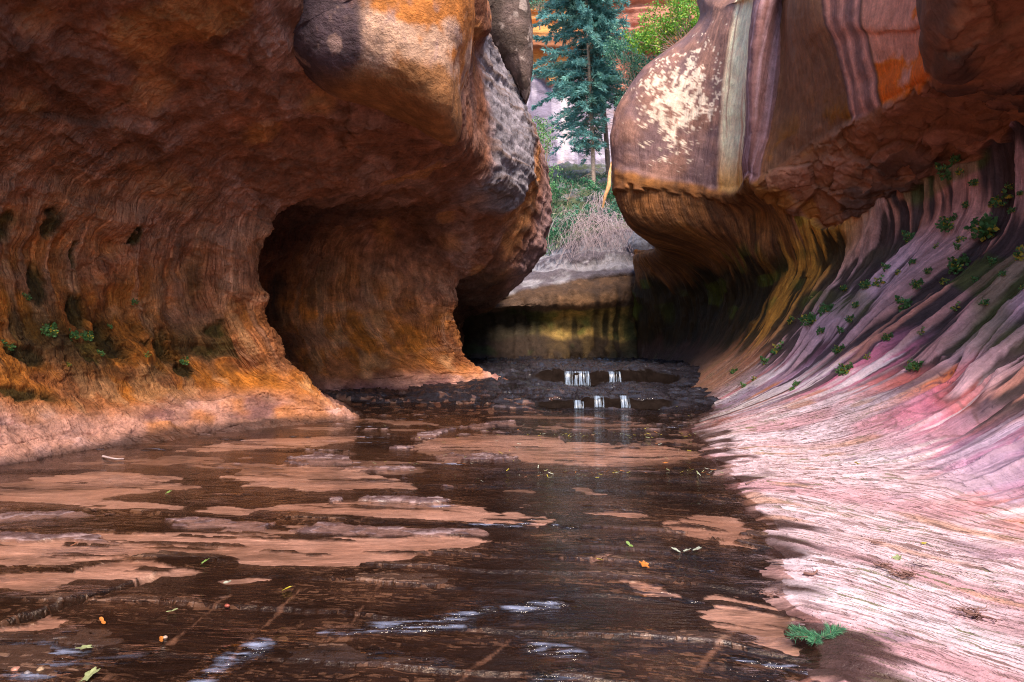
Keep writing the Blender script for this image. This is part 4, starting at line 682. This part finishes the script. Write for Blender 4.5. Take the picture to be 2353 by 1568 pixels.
# ---- waterfalls
def fall_mat():
    m = bpy.data.materials.new('falling_water'); m.use_nodes = True; t = m.node_tree; N = t.nodes; L = t.links; b = N['Principled BSDF']; b.inputs['Base Color'].default_value = (.28, .38, .55, 1); b.inputs['Roughness'].default_value = .25
    tr = N.new('ShaderNodeBsdfTransparent'); mx = N.new('ShaderNodeMixShader'); tc = N.new('ShaderNodeTexCoord'); mp = N.new('ShaderNodeMapping'); mp.inputs['Scale'].default_value = (38, 1, 2.5); n = N.new('ShaderNodeTexNoise'); n.inputs['Scale'].default_value = 1; n.inputs['Detail'].default_value = 4
    L.new(tc.outputs['Object'], mp.inputs[0]); L.new(mp.outputs[0], n.inputs[0]); r = N.new('ShaderNodeMapRange'); r.inputs[1].default_value = .42; r.inputs[2].default_value = .68; r.inputs[3].default_value = .0; r.inputs[4].default_value = .75; L.new(n.outputs[0], r.inputs[0])
    L.new(r.outputs[0], mx.inputs[0]); L.new(tr.outputs[0], mx.inputs[1]); L.new(b.outputs[0], mx.inputs[2]); L.new(mx.outputs[0], N['Material Output'].inputs[0]); return m
M_fall = fall_mat()
for (xa, xb, yt, yb, y0, lab) in [(1364,1386,913,936,11.42,'bright narrow waterfall in the middle of the nearer ledge'),(1318,1340,922,938,11.42,'low broken waterfall at the left end of the nearer ledge'),(1424,1444,912,936,11.42,'thin faint waterfall at the right end of the nearer ledge'),
    (1297,1353,856,886,14.26,'wide curtain waterfall over the left of the farther ledge'),(1398,1424,856,882,14.26,'small sloping waterfall right of the wide curtain one'),(1312,1332,842,857,17.2,'tiny waterfall farthest up the stream, above the wide curtain one')]:
    d = y0; u = np.linspace(0, 1, 24); w_ = np.linspace(0, 1, 14); U, W = np.meshgrid(u, w_, indexing='ij'); x0 = (xa-CX)/F*d; x1 = (xb-CX)/F*d; zt = CH-(yt-HY)/F*d; zb = CH-(yb-HY)/F*d; yy = y0+.16*noise(x0+(x1-x0)*U, .0, 0, 751)*.3
    V = np.stack([x0+(x1-x0)*U*(1+.05*W)-x0, yy-y0+.05-.16*W**.6+.01*noise(U*9, W, 0, 752), zt-zb+.012-(zt-zb+.012)*W**1.6], -1); o = meshobj('waterfall', V.reshape(-1, 3), gridfaces(24, 14), M_fall); o.location = (x0, y0, zb); sm = o.modifiers.new('thickness', 'SOLIDIFY'); sm.thickness = .008; tag(o, lab, 'waterfall', 'little waterfalls up the stream')
# ---- plants on the walls
def plant_mesh(sd, n=16, yellow=.1, spread=1.):
    r = np.random.default_rng(sd); st, c, dr, sz = [], [], [], []
    for i in range(n):
        az = r.random()*6.28; L_ = (.5+.5*r.random())*spread; s_ = np.linspace(0, 1, 5); tip = np.array([math.cos(az)*.55*L_, math.sin(az)*.55*L_, .55*L_*r.random()+.1]); pts = np.outer(s_, tip)+np.outer(s_**2, [0, 0, -.25*L_]); st.append(tube(pts, .012, 3))
        for k in range(9): q = .35+.65*r.random(); c.append(tip*q+np.array([0, 0, -.25*L_*q*q])+r.normal(size=3)*.07); dr.append(tip+r.normal(size=3)*.5+np.array([0, 0, .1])); sz.append(.14+.12*r.random())
    c, dr, sz = map(np.array, (c, dr, sz)); V, F_ = blades(c, dr, sz, sz*.75, np.array([0, -.4, 1.])+r.normal(size=c.shape)*.5); m = len(c); y = r.random(m) < yellow; T = np.array([.11, .26, .08])*(.6+.8*r.random((m, 1))); T[y] = np.array([.62, .48, .06])*(.8+.3*r.random((y.sum(), 1)))
    return join(st), (V, F_, np.repeat(T, 4, 0))
PV = []
for k in range(6):
    (sv, sf_), (V, F_, T) = plant_mesh(900+k, (14, 20, 10, 16, 24, 9)[k], (.05, .12, .3, .04, .15, .5)[k]); t = thing('wall_plant', (0, 0, -50), 'x', 'plant'); a_ = meshobj('stem', sv, sf_, M_stem, t); b_ = leafobj('leaves', V, F_, T, M_leaf, t); PV.append((t, a_, b_))
def put_plant(k, G_, px, py, w_, label, group, to=(.5, 6, 3)):
    iu, iv = near(G_, px, py); p = G_[iu, iv]; t, a_, b_ = PV[k]; r = t.copy(); COL.objects.link(r); r.location = p; r.scale = (1.0*w_*p[1]/F,)*3; r.rotation_euler = (0, 0, rng.random()*6.28)
    nn = Vector(to)-Vector(p); nn.normalize(); nn = (nn+Vector((0, -.25, .75))).normalized(); r.rotation_mode = 'QUATERNION'; r.rotation_quaternion = nn.to_track_quat('Z', 'Y')
    for ch in (a_, b_): c = ch.copy(); COL.objects.link(c); c.parent = r
    tag(r, label, 'plant', group); return r
big_p = [(0,2163,400,42,'hanging green fern high on the fluted wall under the ledge, leftmost of the high ones'),(4,2251,530,62,'largest dark leafy clump on the dark band of the fluted wall'),(1,2171,520,40,'bright green fern clump left of the largest dark one'),(2,2301,462,48,'yellowing bush near the top right, at the upper edge of the dark band'),(3,2098,840,36,'lone rounded green tuft low on the pink slope'),
(1,1936,848,34,'spreading low green tuft with a yellow tip on the pink slope'),(5,2345,578,46,'orange and green bush cut by the right edge of the photo'),(0,2082,545,34,'tall narrow green fern on a pale flute'),(1,2192,612,44,'pale green fern trailing below the largest dark clump'),(2,2014,650,30,'light green fern on the pale ribs at mid wall'),
(0,2074,696,38,'teal-green clump on the dark purple band'),(3,1896,708,34,'bright green clump on the orange flutes'),(4,1856,732,34,'dark green clump just below the bright one on the orange flutes'),(5,1814,730,26,'yellow-green tuft leftmost among the orange flutes'),(2,1782,802,34,'yellow-green tuft at the foot of the orange flutes')]
for k, x, y, w_, l_ in big_p: put_plant(k, GRIGHT, x, y, w_, l_, 'larger plants on the fluted wall')
small_p = [(2196,560),(2206,545),(2339,450),(2321,480),(2145,565),(2126,625),(2276,595),(2056,625),(1981,655),(2261,692),(2191,710),(1946,732),(1924,758),(1861,680),(1931,660),(2301,625),(2346,655),(1683,849),(1704,882),(1727,867),(1818,889),(1826,878),(1990,817),(1921,804),(1750,830),(2200,400),(2230,420),(2190,365),(2320,430),(2100,655),(2030,610),(2160,650),(1960,700),(1880,760),(2120,760),(2040,770),(2235,640),(2270,470),(2215,470),(2090,600)]
for i, (x, y) in enumerate(small_p): put_plant(i*5 % 6, GRIGHT, x, y, 13+12*rng.random(), 'small scattered leafy tuft growing from a crack of the fluted right wall or slope', 'small tufts on the right wall')
for i, (x, y, w_) in enumerate([(22,799,26),(117,757,34),(172,775,30),(205,770,26),(65,686,18),(315,700,16),(160,832,14),(230,806,16),(420,838,20),(345,815,14),(255,745,12)]): put_plant((0, 1, 3, 1, 0, 3, 5, 0, 1, 2, 0)[i], GLEFT, x, y, w_, 'small bright green plant growing in the mossy hollows of the left wall', 'plants in the left wall hollows')
for t, a_, b_ in PV:
    for o in (a_, b_, t): bpy.data.objects.remove(o)
# ---- fallen leaves, flecks, twigs, pebbles
def ground_at(px, py):
    d = CH*F/(py-HY); X, Y = (px-CX)/F*d, d
    if px > 1700 and py < 1568:
        iu, iv = near(GRIGHT, px, py); return GRIGHT[iu, iv]
    return np.array((X, Y, float(level(np.array([X]), np.array([Y]))[0])+.004))
def leaf_mesh(name, L_, col, lobes=5):
    n = 30; th = np.linspace(0, 2*math.pi, n, endpoint=False); r = (.80+.20*np.cos(th*lobes))*(.8+.2*np.cos(th))*(1+.1*np.cos(th*13)) if lobes > 1 else .28+.72*np.abs(np.cos(th))**1.5
    ring = np.stack([r*np.cos(th), r*np.sin(th)*(1 if lobes > 1 else .6), .12*np.abs(np.sin(th))*r+.08*np.cos(th*2)], 1)*L_*.5; inner = ring*.45-np.array([0, 0, .02*L_]); V = np.concatenate([ring, inner, [[0, 0, -.02*L_]]*n]); j = np.arange(n); j2 = (j+1) % n
    F_ = np.concatenate([np.stack([j, j2, n+j2, n+j], 1), np.stack([n+j, n+j2, 2*n+j2, 2*n+j], 1)]); o = leafobj(name, V, F_, np.ones((3*n, 3))*np.array(col)*.8, M_litter)
    sm = o.modifiers.new('thickness', 'SOLIDIFY'); sm.thickness = max(.0008, L_*.02); return o
cl = dict(pg=(.36,.42,.22), ye=(.62,.55,.06), og=(.60,.22,.05), br=(.28,.12,.07), gr=(.22,.36,.10), wh=(.50,.57,.50))
for x, y, s_, c_, lob, lab in [(195,1494,.11,'pg',5,'curled pale green leaf in the rippled water at lower left'),(206,1556,.13,'pg',5,'largest pale green leaf, at the bottom edge of the photo'),(660,1357,.09,'ye',5,'bright yellow leaf alone on the dark wet rock'),(522,1343,.08,'wh',1,'oval pale leaf on dark wet rock left of the yellow one'),(370,1476,.07,'og',1,'orange-brown leaf near the pale curled leaf'),
(235,1433,.07,'og',1,'small orange leaf beside the long black crack'),(387,1134,.09,'gr',5,'green leaf on the rippled sand far to the left'),(470,1295,.09,'gr',5,'green leaf at the front edge of the large sand patch'),(170,1255,.06,'br',1,'small brown leaf on the large sand patch'),(395,1409,.07,'pg',1,'pale leaf between the sand-filled joints at lower left'),
(1553,1269,.10,'wh',5,'leftmost of three frosty pale leaves in a row at mid floor'),(1577,1269,.09,'wh',5,'middle one of three frosty pale leaves in a row at mid floor'),(1600,1267,.10,'wh',5,'rightmost of three frosty pale leaves in a row at mid floor'),(1481,1301,.11,'og',5,'upright curled orange leaf on the dark wet floor'),(1446,1256,.08,'gr',1,'dull green leaf left of the three frosty ones'),
(1376,1290,.09,'ye',1,'olive-yellow leaf beside a thin streak of sand'),(1728,1249,.07,'ye',5,'yellow leaf at the edge of the pale dry rock'),(1971,1060,.10,'ye',1,'yellow leaf lying on the pale rock under the pink slope'),(2066,1278,.09,'pg',5,'pale green leaf caught on the pale ribbed rock'),(2121,1244,.06,'ye',5,'small yellow-green leaf on the pale ribbed rock'),(1751,1546,.08,'wh',5,'whitish leaf at the bottom edge near the green sprig'),(1531,1066,.10,'og',5,'tan leaf standing in the water right of centre')]:
    o = leaf_mesh('fallen_leaf', s_*.75, cl[c_], lob); p = ground_at(x, y); o.location = (p[0], p[1], p[2]+.008); o.rotation_euler = (rng.uniform(-.5, .5), rng.uniform(-.4, .4), rng.random()*6.28); tag(o, lab, 'leaf', 'fallen leaves')
proto = [leaf_mesh('leaf_fleck', .05, cl[c_], 1) for c_ in ('pg', 'ye', 'wh', 'og', 'br')]; fl_pts = []
for i in range(46): fl_pts.append((rng.uniform(1205, 1600), rng.normal(1001, 2.5), 0))
for i in range(50): fl_pts.append((rng.uniform(1180, 1660), rng.normal(1089, 5), 1))
for i in range(60): fl_pts.append((rng.uniform(1480, 1720), rng.uniform(930, 1060), 2))
for i in range(40): fl_pts.append((rng.uniform(840, 1250), rng.uniform(975, 1110), 3))
for i in range(36): fl_pts.append((rng.uniform(1230, 1560), rng.uniform(848, 930), 4))
labs = ['tiny pale leaf fleck in the far row across the pool','tiny pale leaf fleck in the nearer row across the pool','tiny leaf fleck drifting near the foot of the pink slope','tiny leaf fleck on the wet rock left of the pool centre','tiny leaf fleck stuck on the dark rock beside the waterfalls']
for i, (x, y, g_) in enumerate(fl_pts):
    q = proto[int(rng.choice(5, p=[.32, .25, .23, .12, .08]))]; o = q.copy(); COL.objects.link(o); d = CH*F/(y-HY); X, Y = (x-CX)/F*d, d
    if y < 932: d = 11.6+(932-y)/84*7.5; X, Y = (x-CX)/F*d, d
    o.location = (X, Y, float(level(np.array([X]), np.array([Y]))[0])+.012); k = rng.uniform(.5, 1.2); k *= .62; o.scale = (k*1.5, k*.8, k); o.rotation_euler = (rng.uniform(-.5, .5), rng.uniform(-.5, .5), rng.random()*6.28); tag(o, labs[g_], 'leaf', ('flecks in the far row', 'flecks in the nearer row', 'flecks by the slope', 'flecks left of centre', 'flecks by the waterfalls')[g_])
for q in proto: bpy.data.objects.remove(q)
def twigs(px, py, size, n, label, mat=None, curl=.5):
    p = ground_at(px, py); t = []
    for i in range(n):
        a_ = rng.random()*6.28; L_ = size*(.4+.6*rng.random()); s_ = np.linspace(-.5, .5, 9); c_ = rng.normal(size=3)*size*.16; c_[2] = abs(c_[2])*.4; kx = rng.normal()*curl*4
        x_ = L_*np.sin(s_*kx)/max(abs(kx), .3) if abs(kx) > .3 else L_*s_; y_ = L_*(1-np.cos(s_*kx))/max(abs(kx), .3); pts = np.stack([x_*math.cos(a_)-y_*math.sin(a_), x_*math.sin(a_)+y_*math.cos(a_), .004+.05*size*rng.random()+.15*size*s_**2], 1)+c_; t.append(tube(pts, rng.uniform(.0012, .003), 4))
    V, F_ = join(t); o = meshobj('twig_litter', V, F_, mat or M_debris); o.location = (p[0], p[1], p[2]+.004); tag(o, label, 'twigs', 'twig litter on the dry rock')
twigs(2076,1322,.16,26,'round nest-like tangle of twigs on the pale ribbed rock',M_debris,1.2); twigs(2034,1299,.11,16,'dark red twig clump up-left of the nest-like tangle'); twigs(2110,1292,.12,14,'thin grey twig scatter up-right of the nest-like tangle',M_twig); twigs(2230,1412,.16,18,'brown twig clump near the right edge on the pale rock'); twigs(1752,1378,.09,9,'small red-brown twigs on wet sand by the dark rim'); twigs(2010,1245,.10,9,'sparse twigs on the pale rock above the dark red clump'); twigs(1690,1040,.3,14,'fine twigs at the pool edge below the pink slope')
def stick(pts, rad, label, mat=None):
    b0 = ground_at(*pts[0][:2]); P_ = np.array([np.array(ground_at(x, y))+np.array((0, 0, h_)) for x, y, h_ in pts])-b0; V, F_ = tube(cr(P_, np.linspace(0, len(P_)-1, 14)), np.linspace(rad, rad*.5, 14), 6); o = meshobj('stick', V, F_, mat or M_debris); o.location = b0; tag(o, label, 'stick')
stick([(1850,1314,.008),(1862,1317,.010),(1871,1318,.012),(1877,1316,.03)], .009, 'stubby dark bent stick poking up from the pale rock rim'); stick([(236,1052,.01),(262,1060,.02),(284,1058,.01)], .012, 'bleached curved stick on the wet floor under the left bank', M_twig); stick([(1712,1108,.01),(1738,1100,.02)], .006, 'straight tan stick at the pool edge')
def sprig():
    p = ground_at(1868, 1492); t = thing('fir_sprig', (p[0], p[1], p[2]+.012), 'fresh green needle sprig lying where wet sand meets pale rock', 'sprig'); st, c, dr = [], [], []
    for a_, L_, ox in [(3.4, .13, 0), (2.7, .09, 0), (.35, .10, .01), (4.2, .10, -.01), (1.2, .05, .05), (3.0, .12, .02)]:
        s_ = np.linspace(0, 1, 30); pts = np.stack([ox+L_*s_*math.cos(a_), L_*s_*math.sin(a_), .012+.02*s_], 1); st.append(tube(pts[::5], .0018, 4))
        for q in pts:
            for sg in (-1, 1):
                for j in range(2): c.append(q); an = a_+sg*rng.uniform(.5, 1.0); dr.append([math.cos(an), math.sin(an), rng.uniform(-.1, .7)])
    V, F_ = join(st); meshobj('twig', V, F_, M_debris, t); c = np.repeat(c, 2, 0); dr = np.repeat(np.array(dr), 2, 0)+rng.normal(size=(len(c), 3))*.25; V, F_ = blades(c, dr, .036, .0020); leafobj('needles', V, F_, tints(len(c), [(.10,.34,.20),(.16,.44,.24),(.07,.24,.16)]), M_leaf, t)
sprig()
for i, (x, y, s_, lab) in enumerate([(35,1540,.05,'pink pebble in the ripples, leftmost of the three'),(62,1548,.035,'small grey pebble in the ripples, middle of the three'),(92,1541,.045,'tan pebble in the ripples, rightmost of the three'),(522,1393,.035,'dark red pebble beside the blue-lit ripple at lower left'),(378,1466,.03,'pale pebble next to the orange-brown leaf')]):
    th, ph = np.meshgrid(np.linspace(0, 2*math.pi, 20, endpoint=False), np.linspace(0, math.pi, 12), indexing='ij'); D_ = np.stack([np.sin(ph)*np.cos(th), np.sin(ph)*np.sin(th)*.8, np.cos(ph)*.6], -1)*(1+.2*noise(np.cos(th)*1.3+i*5, np.sin(ph)*1.3, np.sin(th), 761))[..., None]*s_*.36
    o = meshobj('pebble', D_.reshape(-1, 3), gridfaces(20, 12, True, True), M_litter); attr(o, 'tint', np.ones((240, 3))*np.array([(.40,.20,.16),(.2,.18,.2),(.34,.24,.16),(.3,.08,.06),(.4,.3,.26)][i]), 'C'); p = ground_at(x, y); o.location = (p[0], p[1], p[2]-.002); tag(o, lab, 'pebble')
